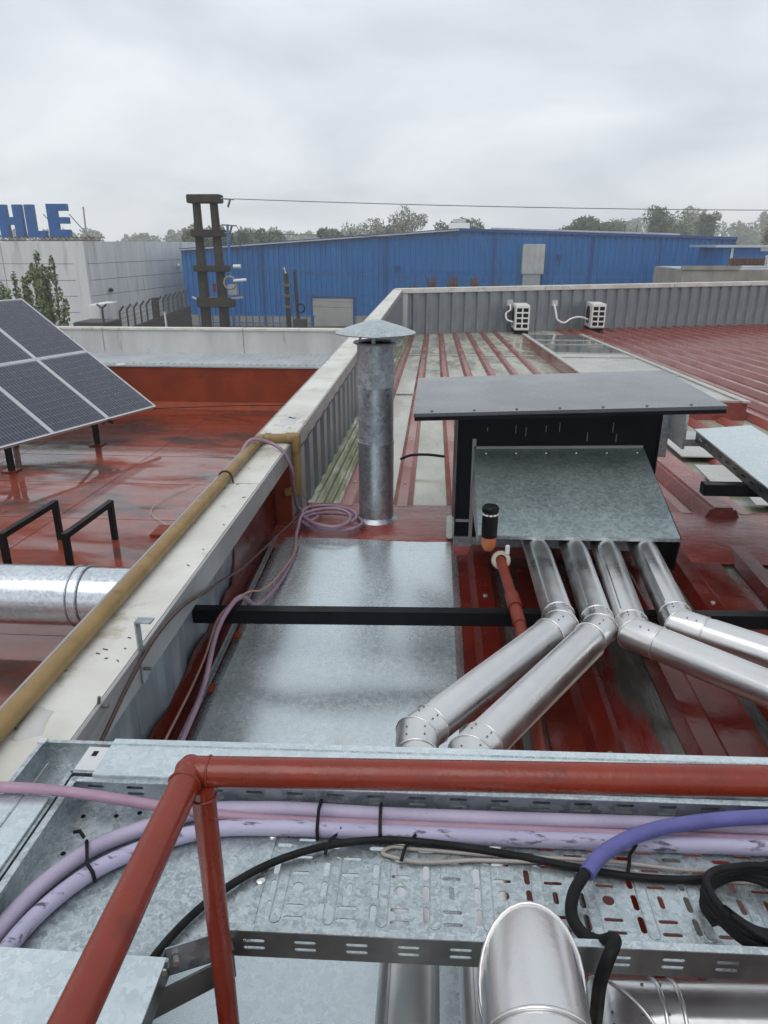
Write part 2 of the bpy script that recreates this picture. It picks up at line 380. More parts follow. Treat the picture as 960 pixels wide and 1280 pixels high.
# broad red painted stripes between near ribs are laps: low step sheets
for x0, x1 in ((.150, .30), (.42, .60), (.93, 1.13), (1.32, 1.46), (1.80, 2.2)):
    part(roofn, 'painted_lap', MB().hexa([(x0, 0, zn(0) + .001), (x1, 0, zn(0) + .001), (x1, 0, zn(0) + .006), (x0, 0, zn(0) + .006)],
                                         [(x0, 3.46, .001), (x1, 3.46, .001), (x1, 3.46, .006), (x0, 3.46, .006)]), 'red_near')
# mossy corrugated strip beside the wall
g = MB(); n = 60; prof = []
for i in range(n + 1):
    xx = -.80 + .27 * i / n; prof.append((xx, .014 + .011 * math.cos(2 * math.pi * 5 * i / n)))
for i in range(n):
    (xa, za), (xb, zb) = prof[i], prof[i + 1]
    g.face([(xa, 4.02, zf(4.02) + za), (xb, 4.02, zf(4.02) + zb), (xb, 17.2, zf(17.2) + zb), (xa, 17.2, zf(17.2) + za)])
part(roof, 'mossy_corrugated_strip', g, 'moss', 60)
# sheet laps across the valleys
for y in (8.4, 12.7):
    g = MB()
    for i in range(7):
        xa = -.50 + .3335 * i + .068; xb = xa + .3335 - .136
        g.box(xa, xb, y, y + .09, zf(y + .05) + .002, zf(y + .05) + .012)
    part(roof, 'sheet_lap', g, 'lightpanel', stuff=True)
scm = MB().lathe((0, 0, 0), [(.011, 0), (.009, .006), (0, .007)], 8).mesh('screw'); scm.materials.append(M['galv'])
for i in range(6):
    for j in range(5): link('screw', scm, roof, (-.50 + .3335 * i, 4.5 + 1.3 * j, zf(4.5 + 1.3 * j) + .0345))
for i in range(8):
    for j in range(3): link('screw', scm, roofn, (.26 + .3335 * i, .9 + 1.0 * j, zn(.9 + 1.0 * j) + .0365))
# ridge membrane (bulging cap)
def ridge(x0, x1, y0, y1, h, name, parent):
    g = MB(); nx, ny = 40, 12; V = []
    rr = random.Random(3)
    for i in range(nx + 1):
        row = []
        for j in range(ny + 1):
            t = j / ny; y = y0 + (y1 - y0) * t; xx = x0 + (x1 - x0) * i / nx
            z = h * math.sin(math.pi * min(max(t, 0), 1)) ** .6 + (rr.random() - .5) * .005 + .004
            if j in (0, ny): y += (rr.random() - .5) * .03
            z += zf(y) if y > 3.9 else (zn(y) if y < 3.5 else 0)
            row.append(g.bm.verts.new((xx, y, z)))
        V.append(row)
    for i in range(nx):
        for j in range(ny): g.bm.faces.new([V[i][j], V[i + 1][j], V[i + 1][j + 1], V[i][j + 1]])
    part(parent, name, g, 'red_ridge', 80)
ridge(-.88, 14, 3.36, 4.12, .045, 'ridge_membrane', roof)
# broad raised red rib beside the tray
part(roof, 'raised_kerb', MB().hexa([(1.55, 3.9, .0), (1.78, 3.9, .0), (1.73, 3.9, .10), (1.60, 3.9, .10)],
                                    [(1.55, 6.9, zf(6.9)), (1.78, 6.9, zf(6.9)), (1.73, 6.9, zf(6.9) + .10), (1.60, 6.9, zf(6.9) + .10)]), 'red_ridge', bevel=.015)
for (x0, x1, y0, y1) in ((1.86, 2.3, 4.6, 5.1), (1.9, 2.5, 5.35, 6.3), (1.95, 2.5, 4.15, 4.45)):
    part(roof, 'repair_patch', MB().hexa([(x0, y0, zf(y0) + .04), (x1, y0, zf(y0) + .04), (x1 + .1, y1, zf(y1) + .04), (x0 + .05, y1, zf(y1) + .04)],
                                         [(x0, y0, zf(y0) + .048), (x1, y0, zf(y0) + .048), (x1 + .1, y1, zf(y1) + .048), (x0 + .05, y1, zf(y1) + .048)]), 'lightpanel')

# lower roof on the left
ZL = -1.5
g = MB(); g.face([(-16, -3, ZL), (-.95, -3, ZL), (-.95, 13.5, ZL), (-16, 13.5, ZL)])
lroof = struct('lower_roof', g, 'red_flat')
for y in (3.6, 4.9, 6.2, 7.5, 8.8, 10.1, 11.4, 12.6):       # membrane laps
    part(lroof, 'membrane_lap', MB().box(-16, -.96, y, y + .012, ZL - .001, ZL + .003), 'red_flat')
for x in (-9, -6.6, -4.6, -2.9):
    part(lroof, 'membrane_lap', MB().bar((x, 2, ZL + .002), (x + .5, 13.4, ZL + .001), .010, .005), 'red_flat')
part(lroof, 'roof_drain', MB().box(-3.05, -2.75, 7.0, 7.3, ZL, ZL + .03), 'red_wall', bevel=.006)
# end upstand, silver sheet roof behind it and the white parapet
t = thing('upstand_wall', 'low red painted wall closing the wet lower roof', 'wall', (-8, 13.5, ZL))
part(t, 'wall_body', MB().box(-16, -.97, 13.46, 13.66, ZL, -.71), 'red_wall')
part(t, 'cant_strip', MB().prism([(-16, 0)] * 0 or [(0, 0), (1, 0), (1, 1)], 0, 1) if 0 else MB().hexa([(-16, 13.30, ZL + .002), (-.97, 13.30, ZL + .002), (-.97, 13.459, ZL + .002), (-16, 13.459, ZL + .002)],
     [(-16, 13.445, ZL + .12), (-.97, 13.445, ZL + .12), (-.97, 13.459, ZL + .12), (-16, 13.459, ZL + .12)]), 'red_wall')
part(t, 'metal_edge', MB().box(-16, -.97, 13.435, 13.70, -.71, -.685), 'galv')
part(t, 'edge_patch', MB().box(-6.1, -5.95, 13.42, 13.6, -.70, -.67), 'white', bevel=.01)
g = MB(); n = 220
for i in range(n):
    xa = -16 + 15 * i / n; xb = -16 + 15 * (i + 1) / n; za = .012 * (i % 2); zb = .012 * ((i + 1) % 2)
    g.face([(xa, 13.70, -.69 + za), (xb, 13.70, -.69 + zb), (xb, 14.95, -.66 + zb), (xa, 14.95, -.66 + za)])
struct('sheet_metal_roof', g, 'tin')
t = thing('rendered_parapet', 'pale rendered parapet behind the silver sheet roof', 'wall', (-8, 15, -1))
for i in range(5):
    part(t, 'wall_section', MB().box(-16 + 3.01 * i, -16 + 3.01 * (i + 1) - .012, 14.95, 15.15, -1.2, -.19), 'wwhite')
    part(t, 'cap', MB().box(-16 + 3.01 * i, -16 + 3.01 * (i + 1) - .008, 14.92, 15.18, -.19, -.145), 'coping', bevel=.008)
part(t, 'building_body', MB().box(-16, -.97, 13.68, 15.13, -6, -1.21), 'concrete')

# ------------------------------------------------------------------ long parapet between the roofs
t = thing('long_parapet', 'long parapet with pale coping carrying the ochre gas pipe', 'wall', (-.85, 8, 0))
part(t, 'core', MB().box(-.945, -.885, .4, 3.68, -1.6, .485), 'concrete')
part(t, 'core', MB().box(-.945, -.80, 3.68, 17.3, -1.6, .485), 'concrete')
yb = [.35, 2.95, 5.6, 9.4, 13.2, 17.35]
for a, b in zip(yb, yb[1:]):
    part(t, 'coping', MB().box(-.965, -.752, a, b - .006, .487, .507), 'coping', bevel=.004)
    part(t, 'fascia', MB().box(-.7515, -.744, a, b - .006, .415, .507), 'fascia')
    part(t, 'outer_fascia', MB().box(-.973, -.9655, a, b - .006, .40, .506), 'fascia')
def wall_panel(p, h, d=.022):
    b = MB(); q = [(0, 0), (p * .40, 0), (p * .47, d), (p * .93, d), (p, 0)]
    for (xa, ya), (xb, yb_) in zip(q, q[1:]):
        b.face([(xa, -ya, 0), (xb, -yb_, 0), (xb, -yb_, h), (xa, -ya, h)])
    me = b.mesh('sheet_panel'); me.materials.append(M['corr']); return me
pm = wall_panel(.3, 1.25, .035)
y = 3.70
while y < 17.2:
    o = link('sheet_panel', pm, t, Vector((-.772, y, -.83)) - Vector((-.85, 8, 0))); o.rotation_euler = (0, 0, R(90)); y += .3
pm2 = wall_panel(.42, .6, .012)
y = .5
while y < 3.3:
    o = link('sheet_panel', pm2, t, Vector((-.872, y, -.15)) - Vector((-.85, 8, 0))); o.rotation_euler = (0, 0, R(90)); y += .42
# red membrane turned up the recessed wall, ragged upper edge
g = MB(); rr = random.Random(5); prev = None; y = .5
def upz(y): return .04 + max(0, (y - 1.9)) * .07 + (.16 if y > 2.75 else 0) + (.10 if y > 3.1 else 0)
while y < 3.69:
    cur = (y, min(.40, upz(y) + rr.random() * .035))
    if prev:
        g.face([(-.58, prev[0], zn(prev[0]) + .008), (-.58, cur[0], zn(cur[0]) + .008), (-.845, cur[0], zn(cur[0]) + .012), (-.845, prev[0], zn(prev[0]) + .012)])
        g.face([(-.845, prev[0], zn(prev[0]) + .012), (-.845, cur[0], zn(cur[0]) + .012), (-.855, cur[0], cur[1]), (-.855, prev[0], prev[1])])
    prev = cur; y += .09
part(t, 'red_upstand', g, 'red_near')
part(t, 'return_end', MB().box(-.884, -.765, 3.66, 3.69, -.02, .484), 'red_wall')
# mortar smears on the coping
for (cx, cy, s, sd_) in ((-.86, 4.12, .07, 1), (-.84, 4.25, .05, 2), (-.86, 1.25, .04, 4)):
    rr = random.Random(sd_); g = MB(); pts = []
    for i in range(16):
        q = 2 * math.pi * i / 16; s2 = s * (.6 + .5 * rr.random()); pts.append((cx + s2 * math.cos(q), cy + 2.2 * s2 * math.sin(q)))
    g.hexa([(x, y, .506) for x, y in pts], [(cx + (x - cx) * .8, cy + (y - cy) * .8, .5125) for x, y in pts]); part(t, 'mortar_smear', g, 'wwhite', 60)
for i in range(26):
    rr = random.Random(100 + i); cx = -.93 + .16 * rr.random(); cy = .9 + 3.4 * rr.random(); a = rr.random() * 3; s = .002 + .006 * rr.random()
    g = MB(); g.bar((cx - s * math.cos(a), cy - s * math.sin(a), .5085), (cx + s * math.cos(a), cy + s * math.sin(a), .5085), .0022, .002)
    part(t, 'debris', g, 'bark')

# ------------------------------------------------------------------ far wall
ang = math.atan(.42); L0 = Vector((-.77, wally(-.77), 0)); wd = Vector((math.cos(ang), math.sin(ang), 0)); wn = Vector((math.sin(ang), -math.cos(ang), 0))
t = thing('end_wall', 'grey corrugated end wall with white coping behind the ribbed red roof', 'wall', L0)
mt = Matrix.Translation(L0) @ Matrix.Rotation(ang, 4, 'Z')
part(t, 'core', MB().box(-.1, 16, .012, .16, -6, .42, mt), 'concrete')
pm3 = wall_panel(.333, 1.5, .05)
for i in range(47):
    o = link('sheet_panel', pm3, t, wd * (.12 + .333 * i) + Vector((0, 0, -1.075))); o.rotation_euler = (0, 0, ang)
part(t, 'corner_trim', MB().box(.0, .13, -.05, .012, -1.0, .42, mt), 'wwhite')
s = -.12
for i, ln in enumerate((3.9, 3.9, 3.95, 3.9)):
    part(t, 'coping', MB().box(s, s + ln - .02, -.07, .20, .425, .53, mt), 'coping', bevel=.008); s += ln + (.12 if i == 2 else 0)
part(t, 'downpipe_clip', MB().box(11.9, 12.0, -.075, -.035, -.1, .47, mt), 'galv_dark')

# ------------------------------------------------------------------ skylight strip
t = thing('skylight', 'long raised skylight kerb with wet glass panes on the ribbed roof', 'skylight', (2.7, 11.8, -.3))
X0, X1 = 1.86, 3.07; Y0, Y1 = 7.1, 15.4
def zk(y): return zf(y) + .17
def kb(xa, xb, ya, yb_, n, m, e0=-.2, e1=0.):
    part(t, n, MB().hexa([(xa, ya, zk(ya) + e0), (xb, ya, zk(ya) + e0), (xb, yb_, zk(yb_) + e0), (xa, yb_, zk(yb_) + e0)],
                         [(xa, ya, zk(ya) + e1), (xb, ya, zk(ya) + e1), (xb, yb_, zk(yb_) + e1), (xa, yb_, zk(yb_) + e1)]), m)
kb(X0, X0 + .05, Y0, Y1, 'kerb_side', 'red_rib'); kb(X1 - .05, X1, Y0, Y1, 'kerb_side', 'red_rib')
kb(X0 + .051, X1 - .051, Y0, Y0 + .05, 'kerb_front', 'red_ridge'); kb(X0 + .051, X1 - .051, Y1 - .05, Y1, 'kerb_back', 'red_rib')
kb(X0 - .02, X0 + .055, Y0 - .02, Y1 + .02, 'capping', 'lightpanel', .001, .02); kb(X1 - .055, X1 + .02, Y0 - .02, Y1 + .02, 'capping', 'lightpanel', .001, .02)
ys = [7.16, 9.0, 11.0, 11.6, 13.1, 14.0, 15.34]
for i, (a, b) in enumerate(zip(ys, ys[1:])):
    kb(X0 + .06, X1 - .06, a + .03, b - .03, 'pane' if i > 2 else 'panel', 'skyglass' if i > 2 else 'lightpanel', -.03, .004)
    kb(X0 + .056, X1 - .056, a - .025, a + .025, 'glazing_bar', 'lightpanel', -.02, .016)

# ------------------------------------------------------------------ air conditioners
def ac(cx, cy, cz, label, hose):
    t = thing('air_conditioner', label, 'air conditioner', (cx, cy, cz), 'air conditioner units by the end wall')
    W_, D_, H_ = .34, .78, .64
    part(t, 'cabinet', MB().box(cx - W_ / 2, cx + W_ / 2, cy + .02, cy + D_, cz + .06, cz + H_), 'white', bevel=.012)
    part(t, 'coil_recess', MB().box(cx - W_ / 2 + .03, cx + W_ / 2 - .03, cy + .012, cy + .022, cz + .09, cz + H_ - .05), 'black')
    for i in range(5):
        z = cz + .085 + i * .122
        part(t, 'grille_bar', MB().box(cx - W_ / 2 + .004, cx + W_ / 2 - .004, cy - .004, cy + .010, z, z + .034), 'white')
    for xx in (-W_ / 2 + .02, 0, W_ / 2 - .02):
        part(t, 'grille_upright', MB().box(cx + xx - .016, cx + xx + .016, cy - .001, cy + .0115, cz + .085, cz + H_ - .03), 'white')
    part(t, 'fan_guard', MB().ring((cx - W_ / 2 - .003, cy + .42, cz + .36), (1, 0, 0), .2, .012), 'black')
    part(t, 'fan_recess', MB().tube([(cx - W_ / 2 - .004, cy + .42, cz + .36), (cx - W_ / 2 + .01, cy + .42, cz + .36)], .2, 24), 'black')
    for yy in (.1, .66):
        part(t, 'foot', MB().box(cx - W_ / 2, cx + W_ / 2, cy + yy, cy + yy + .06, cz - .03, cz + .06), 'blackm')
    part(t, 'insulated_line', MB().tube(spline(hose, 8), .024, 8), 'white', 60)
    part(t, 'wall_cover', MB().box(hose[-1][0] - .08, hose[-1][0] + .08, hose[-1][1] - .03, hose[-1][1] + .03, hose[-1][2] - .05, hose[-1][2] + .09), 'wwhite')
ax, ay = 2.08, 17.55; az = zf(17.9) + .05
ac(ax, ay, az, 'white outdoor unit with short curled hose, nearer the long parapet', [(ax - .17, ay + .3, az + .22), (ax - .32, ay + .5, az + .28), (ax - .33, ay + .6, az + .40), (ax - .22, ay + .7, az + .48), (ax - .24, wally(ax - .24) - .05, az + .62)])
bx_, by_ = 4.02, 18.35; bz = zf(18.7) + .06
ac(bx_, by_, bz, 'white outdoor unit with long sagging hose, farther along the end wall', [(bx_ - .17, by_ + .3, bz + .24), (bx_ - .4, by_ + .3, bz + .30), (bx_ - .62, by_ + .25, bz + .26), (bx_ - .78, by_ + .2, bz + .17), (bx_ - .95, by_ + .2, bz + .24), (bx_ - 1.0, by_ + .25, bz + .42), (bx_ - 1.02, wally(bx_ - 1.02) - .05, bz + .60)])

# ------------------------------------------------------------------ chimney flue
t = thing('flue', 'galvanised steel flue with conical rain cap beside the coiled hose', 'chimney', (-.30, 3.755, 0))
c = Vector((-.30, 3.755, 0))
part(t, 'flashing_collar', MB().lathe(c, [(.128, .035), (.118, .052), (.104, .060), (.098, .070)], 32), 'galv_dark', 60)
for a, b, r in ((.04, .50, .0965), (.50, .80, .0945), (.80, 1.02, .0965)):
    part(t, 'pipe_section', MB().lathe(c, [(r, a), (r, b - .012), (r + .003, b - .008), (r + .003, b), (r - .004, b)], 40), 'galv_dark', 50)
part(t, 'inner_liner', MB().lathe(c, [(.085, .6), (.085, 1.018), (.0925, 1.018)], 32), 'black', 50)
for k in range(3):
    q = .5 + k * 2.094
    p = c + Vector((.09 * math.cos(q), .09 * math.sin(q), 0))
    part(t, 'cap_strut', MB().bar(p + Vector((0, 0, .98)), p + Vector((.02 * math.cos(q), .02 * math.sin(q), 1.085)), .018, .006, (math.cos(q), math.sin(q), 0)), 'galv_dark')
part(t, 'cap_ring', MB().lathe(c, [(.114, 1.018), (.120, 1.022), (.114, 1.028), (.098, 1.024)], 36), 'galv_dark', 50)
part(t, 'rain_cap', MB().lathe(c, [(.206, 1.070), (.208, 1.074), (.150, 1.098), (.085, 1.118), (.035, 1.134), (0, 1.138)], 48), 'galv', 40)
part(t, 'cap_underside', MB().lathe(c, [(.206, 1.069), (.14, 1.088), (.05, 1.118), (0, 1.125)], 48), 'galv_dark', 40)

# ------------------------------------------------------------------ galvanised flashing sheet on the near slope
def sheet_obj():
    g = MB(); nx, ny = 30, 60; V = []; rr = random.Random(9)
    for i in range(nx + 1):
        row = []
        for j in range(ny + 1):
            y = .55 + (3.47 - .55) * j / ny; x0 = -.755 - .035 * (j / ny); x1 = .145
            xx = x0 + (x1 - x0) * i / nx
            z = zn(y) + .052 + .004 * math.sin(xx * 5 + y * 2.1) * math.sin(y * 3.3 - xx * 2) + .003 * math.sin(y * 9 + xx * 7) + (rr.random() - .5) * .0008
            if j > ny - 3: z -= .006 * (j - ny + 3)
            if i == 0: z -= .04; xx -= .02
            if i == nx: z -= .045; xx += .004
            row.append(g.bm.verts.new((xx, y, z)))
        V.append(row)
    for i in range(nx):
        for j in range(ny): g.bm.faces.new([V[i][j], V[i + 1][j], V[i + 1][j + 1], V[i][j + 1]])
    return g
t = thing('flashing_sheet', 'large pale galvanised sheet laid over the near roof below the flue', 'metal sheet', (-.3, 2, 0))
part(t, 'sheet', sheet_obj(), 'galv_big', 30)
part(t, 'folded_edge', MB().bar((-.780, .6, -.066), (-.815, 3.44, .042), .010, .02), 'galv')
part(t, 'folded_edge', MB().bar((-.766, .6, -.060), (-.800, 3.44, .0525), .006, .006), 'galv_dark')
for yy in (2.1, 2.45):
    part(t, 'paint_fleck', MB().box(-.775, -.755, yy, yy + .05, zn(yy) + .055, zn(yy) + .062), 'red_wall')

# ------------------------------------------------------------------ exhaust housing
t = thing('exhaust_housing', 'black exhaust housing with grey lid and sloping galvanised hood', 'exhaust housing', (.62, 3.8, 0))
part(t, 'lid', MB().hexa([(-.082, 3.15, .770), (1.285, 3.15, .826), (1.283, 4.07, .829), (-.082, 4.07, .770)],
                         [(-.082, 3.15, .786), (1.285, 3.15, .842), (1.283, 4.07, .845), (-.082, 4.07, .786)]), 'plate', bevel=.002)
part(t, 'lid_rim', MB().hexa([(-.078, 3.154, .752), (1.281, 3.154, .808), (1.281, 3.166, .808), (-.078, 3.166, .752)],
                             [(-.078, 3.154, .769), (1.281, 3.154, .825), (1.281, 3.166, .825), (-.078, 3.166, .769)]), 'black')
part(t, 'body', MB().hexa([(.13, 3.45, .03), (1.11, 3.45, .03), (1.11, 4.0, .03), (.13, 4.0, .03)], [(.13, 3.45, .776), (1.11, 3.45, .816), (1.11, 4.0, .816), (.13, 4.0, .776)]), 'navy')
part(t, 'body_flashing', MB().box(.125, 1.115, 3.438, 3.452, .0, .075), 'galv_dark')
part(t, 'sealant', MB().bar((.213, 3.441, .06), (.213, 3.441, .60), .018, .012, (0, 1, 0)), 'fascia')
part(t, 'sealant', MB().bar((.135, 3.443, .165), (.21, 3.443, .165), .012, .012), 'fascia')
part(t, 'sealant', MB().bar((.213, 3.441, .555), (1.03, 3.441, .575), .012, .014), 'fascia')
hood = [(.215, 3.44, .548), (1.035, 3.44, .568), (1.046, 2.82, .352), (.206, 2.80, .350)]
part(t, 'hood', MB().hexa([Vector(p) - Vector((0, 0, .004)) for p in hood], hood), 'galv_hood')
part(t, 'hood_cheek', MB().hexa([(1.040, 3.44, .05), (1.046, 3.44, .05), (1.0525, 2.85, .19), (1.0465, 2.85, .19)], [(1.030, 3.44, .565), (1.036, 3.44, .565), (1.0525, 2.822, .350), (1.0465, 2.822, .350)]), 'black')
part(t, 'hood_cheek', MB().hexa([(.206, 3.44, .3), (.212, 3.44, .3), (.212, 2.81, .30), (.206, 2.81, .30)], [(.216, 3.44, .543), (.222, 3.44, .543), (.212, 2.805, .345), (.206, 2.805, .345)]), 'galv_dark')
part(t, 'hood_lip', MB().bar((.206, 2.80, .341), (1.047, 2.82, .342), .008, .014), 'galv')
part(t, 'side_flashing', MB().hexa([(1.12, 3.46, .052), (1.34, 3.64, .052), (1.12, 3.95, .052)], [(1.12, 3.46, .060), (1.34, 3.64, .060), (1.12, 3.95, .060)]), 'wwhite')
part(t, 'sealant_patch', MB().box(.090, .129, 3.46, 3.56, .05, .15), 'wwhite', bevel=.008)

for i in range(7):
    xx = .0 + .19 * i; part(t, 'lid_screw', MB().lathe((xx, 3.19, .7875 + .041 * (xx + .08)), [(.007, 0), (.006, .003), (0, .004)], 8), 'steel_dark')
for i in range(6):
    xx = .27 + .145 * i; part(t, 'hood_screw', MB().lathe((xx, 3.40, .535 + .024 * (xx - .21)), [(.006, 0), (.005, .004), (0, .005)], 8), 'steel')
part(t, 'body_seam', MB().box(.135, .141, 3.443, 3.4495, .08, .77), 'black'); part(t, 'body_seam', MB().box(1.098, 1.104, 3.443, 3.4495, .08, .80), 'black')
for i in range(9):
    rr = random.Random(400 + i); xx = .2 + .85 * rr.random(); z_ = .58 + .14 * rr.random()
    part(t, 'rain_streak', MB().box(xx, xx + .0025, 3.446, 3.4495, z_, z_ + .02 + .03 * rr.random()), 'fascia')
# ------------------------------------------------------------------ steel exhaust pipes
PR = .054
def exhaust(pts, label, name='exhaust_pipe', r=PR, collars=None, group='exhaust pipes leaving the hood'):
    P = [Vector(p) for p in pts]
    t = thing(name, label, 'pipe', P[1], group)
    part(t, 'pipe_body', MB().tube(P, r, 40, caps=False), 'steel', 35)
    for p_, q_ in zip(P, P[1:]):
        d = (q_ - p_).normalized()
        if (q_ - p_).length < .3 or abs(d.z) > .5: continue
        sd2 = d.cross(Vector((0, 0, 1))).normalized(); th = R(38) if d.x < .3 else R(-30)
        e = (Vector((0, 0, 1)) * math.cos(th) + sd2 * math.sin(th)) * (r + .0002)
        part(t, 'lock_seam', MB().bar(p_ + d * .10 + e, q_ - d * .09 + e, .005, .0016, e), 'steel')
    for i in range(1, len(P) - 1):
        a = (P[i - 1] - P[i]).normalized(); b = (P[i + 1] - P[i]).normalized()
        la, lb = (.062, .085) if P[i].z < .5 else (.03, .062)
        col = part(t, 'elbow', MB().tube([P[i] + a * la, P[i], P[i] + b * lb], r + .0022, 40, caps=False), 'steel', 35)
        g = MB(); g.ring(P[i] + a * la, a, r + .002, .0024, 32); part(col, 'bead', g, 'steel', 80)
        g = MB(); g.ring(P[i] + b * lb, b, r + .002, .0024, 32); part(col, 'bead', g, 'steel', 80)
        nb = (a + b).normalized(); side = a.cross(b).normalized()
        if side.z < 0: side = -side
        ra = (a - b).normalized()
        g = MB(); seg = 32; ring = []
        # mitre bead: ellipse in the bisecting plane
        half = math.acos(max(-1, min(1, a.dot(b)))) / 2
        for k in range(seg):
            q = 2 * math.pi * k / seg
            ring.append(P[i] + side * (r + .003) * math.cos(q) + nb * (r + .003) / max(math.sin(half), .2) * math.sin(q))
        g.tube(ring, .0022, 6, closed=True); part(col, 'mitre_bead', g, 'steel', 80)
        for d, l in (() if P[i].z > .5 else ((a, .03), (b, .03), (a, .05), (b, .06))):
            u = Vector((0, 0, 1)); u = (u - d * u.dot(d)).normalized(); v = d.cross(u)
            for th in (-.35, .5):
                e = (u * math.cos(th) + v * math.sin(th)) * (r + .0022)
                part(col, 'rivet', MB().tube([P[i] + d * l + e * .99, P[i] + d * l + e * 1.035], .0026, 6), 'steel_dark')
    return t
ZP = .285
p1 = exhaust([(.462, 3.43, ZP), (.456, 2.17, ZP), (-.018, 1.555, ZP), (-.014, -.6, ZP)], 'steel exhaust pipe angled towards the parapet, set farthest left under the hood')
tag(p1, 'steel exhaust pipe crossing over the galvanised sheet, beside the brick-red conduit', 'pipe')
p2 = exhaust([(.645, 3.43, ZP), (.583, 2.155, ZP), (.120, 1.49, ZP), (.128, .56, ZP), (.125, .56, .735), (.118, -.5, .735)], 'steel exhaust pipe running alongside, rising to a mitred elbow at the tray')
p3 = exhaust([(.800, 3.43, ZP), (.690, 2.13, ZP), (2.25, .626, ZP)], 'steel exhaust pipe bent away from the parapet, nearer the tray of cables')
p4 = exhaust([(.960, 3.43, ZP), (.858, 2.20, ZP), (2.6, .843, ZP)], 'steel exhaust pipe bent away from the parapet beside the hood cheek')
p5 = exhaust([(.30, .30, ZP), (.345, .845, ZP), (1.6, .90, ZP)], 'steel pipe lying under the perforated tray with a banded joint', 'steel_pipe', group=None)
for xx in (.40, .43): part(p5, 'band', MB().ring((xx, .848, ZP), (1, .04, 0), PR + .003, .004), 'steel', 80)
# a drip wire under the second pipe
part(p2, 'seam_strip', MB().bar((.575, 2.055, ZP - .030), (.20, 1.525, ZP - .030), .004, .007), 'beige')

# black box-section beam
t = thing('support_beam', 'black box-section beam spanning the near roof under the steel pipes', 'beam', (.3, 2.33, .19))
part(t, 'beam', MB().bar((-.875, 2.315, .199), (2.6, 2.475, .199), .052, .054), 'black', bevel=.004)
for xx in (1.75,): part(t, 'stand', MB().box(xx, xx + .05, 2.41, 2.456, -.05, .171), 'black')

# brick red conduit with flange, beacon
t = thing('conduit', 'brick-red plastic conduit rising to a beige flange beside the hood', 'pipe', (.345, 2.6, .05))
cp = [(.296, 2.70, .285), (.318, 2.36, .262), (.326, 2.20, .25), (.335, 1.9, .14), (.335, .9, .05)]
part(t, 'conduit_run', MB().tube(cp, .0205, 16), 'pvc', 50)
part(t, 'coupling', MB().tube([(.3145, 2.42, .266), (.320, 2.33, .261)], .026, 16), 'pvc', 50)
part(t, 'coupling', MB().tube([(.321, 2.30, .259), (.325, 2.22, .252)], .024, 16), 'pvc', 50)
part(t, 'flange', MB().lathe((0, 0, 0), [(.022, -.010), (.038, -.010), (.040, 0), (.037, .010), (.022, .010)], 28), 'beige', 50)
fl = t.children[-1]; fl.location = Vector((.297, 2.69, .286)) - t.location
for v in fl.data.vertices: v.co += t.location
fl.rotation_euler = (R(62), 0, 0)
part(t, 'mount_tag', MB().box(.312, .330, 2.69, 2.70, .31, .352), 'white', bevel=.003)
t = thing('beacon', 'black capped cylinder on an orange base in front of the housing', 'beacon', (.245, 2.72, .2))
c = Vector((.246, 2.72, .262))
part(t, 'orange_base', MB().lathe(c, [(.0, .052), (.016, .055), (.027, .072), (.0305, .095), (.0305, .120), (0, .120)], 24), 'orange', 50)
part(t, 'black_shroud', MB().lathe(c, [(.032, .117), (.033, .206), (.031, .212), (.031, .223), (.0345, .227), (.0345, .243), (.028, .250), (0, .252)], 28), 'black', 40)
for k in range(5):
    q = R(-150 + 30 * k); part(t, 'vent_slot', MB().box(-.006, .006, -.002, .002, .2135, .2205, Matrix.Translation(c) @ Matrix.Rotation(q + R(90), 4, 'Z') @ Matrix.Translation((0, -.0315, 0))), 'white')
part(t, 'wall_bracket', MB().box(.236, .256, 2.745, 2.83, .335, .345), 'black')

# ------------------------------------------------------------------ covered tray on the right
t = thing('covered_tray', 'cable tray with flat galvanised cover beside the exhaust housing', 'cable tray', (1.7, 3.6, .45))
part(t, 'cover', MB().hexa([(1.51, 4.116, .495), (1.44, 2.2, .495), (1.80, 2.2, .495), (1.873, 4.237, .495)][::1], [(1.51, 4.116, .503), (1.44, 2.2, .503), (1.80, 2.2, .503), (1.873, 4.237, .503)]), 'galv_big')
def tr_side(xo, n):
    hs = [slot(i * .11 + .05, .028, .05, .010) for i in range(17)]
    me = holed('side_rail', [(0, 0), (1.9, 0), (1.9, .06), (0, .06)], hs, .002, 'steel_dark')
    o = link('side_rail', me, t); o.location = Vector((1.452 + xo, 2.21, .434)) - t.location
    d = Vector((1.513 - 1.444, 1.9, 0)).normalized(); o.rotation_euler = (R(90), 0, math.atan2(d.y, d.x))
tr_side(0, 0); tr_side(.35, 1)
part(t, 'tray_floor', MB().hexa([(1.455, 2.22, .436), (1.80, 2.22, .436), (1.86, 4.2, .436), (1.52, 4.1, .436)], [(1.455, 2.22, .439), (1.80, 2.22, .439), (1.86, 4.2, .439), (1.52, 4.1, .439)]), 'steel_dark')
part(t, 'bracket_arm', MB().box(1.30, 2.2, 3.30, 3.36, .375, .432), 'black', bevel=.003)
part(t, 'bracket_leg', MB().box(2.0, 2.05, 3.305, 3.355, .0, .374), 'black')
part(t, 'end_plate', MB().box(1.43, 1.445, 4.05, 4.32, .40, .62), 'galv')
part(t, 'end_plate', MB().box(1.36, 1.43, 4.30, 4.312, .28, .62), 'galv_dark')
part(t, 'joint_channel', MB().box(1.45, 1.60, 4.12, 4.22, .40, .44), 'galv')
part(t, 'joint_channel', MB().box(1.60, 1.78, 4.20, 4.26, .37, .43), 'steel_dark')

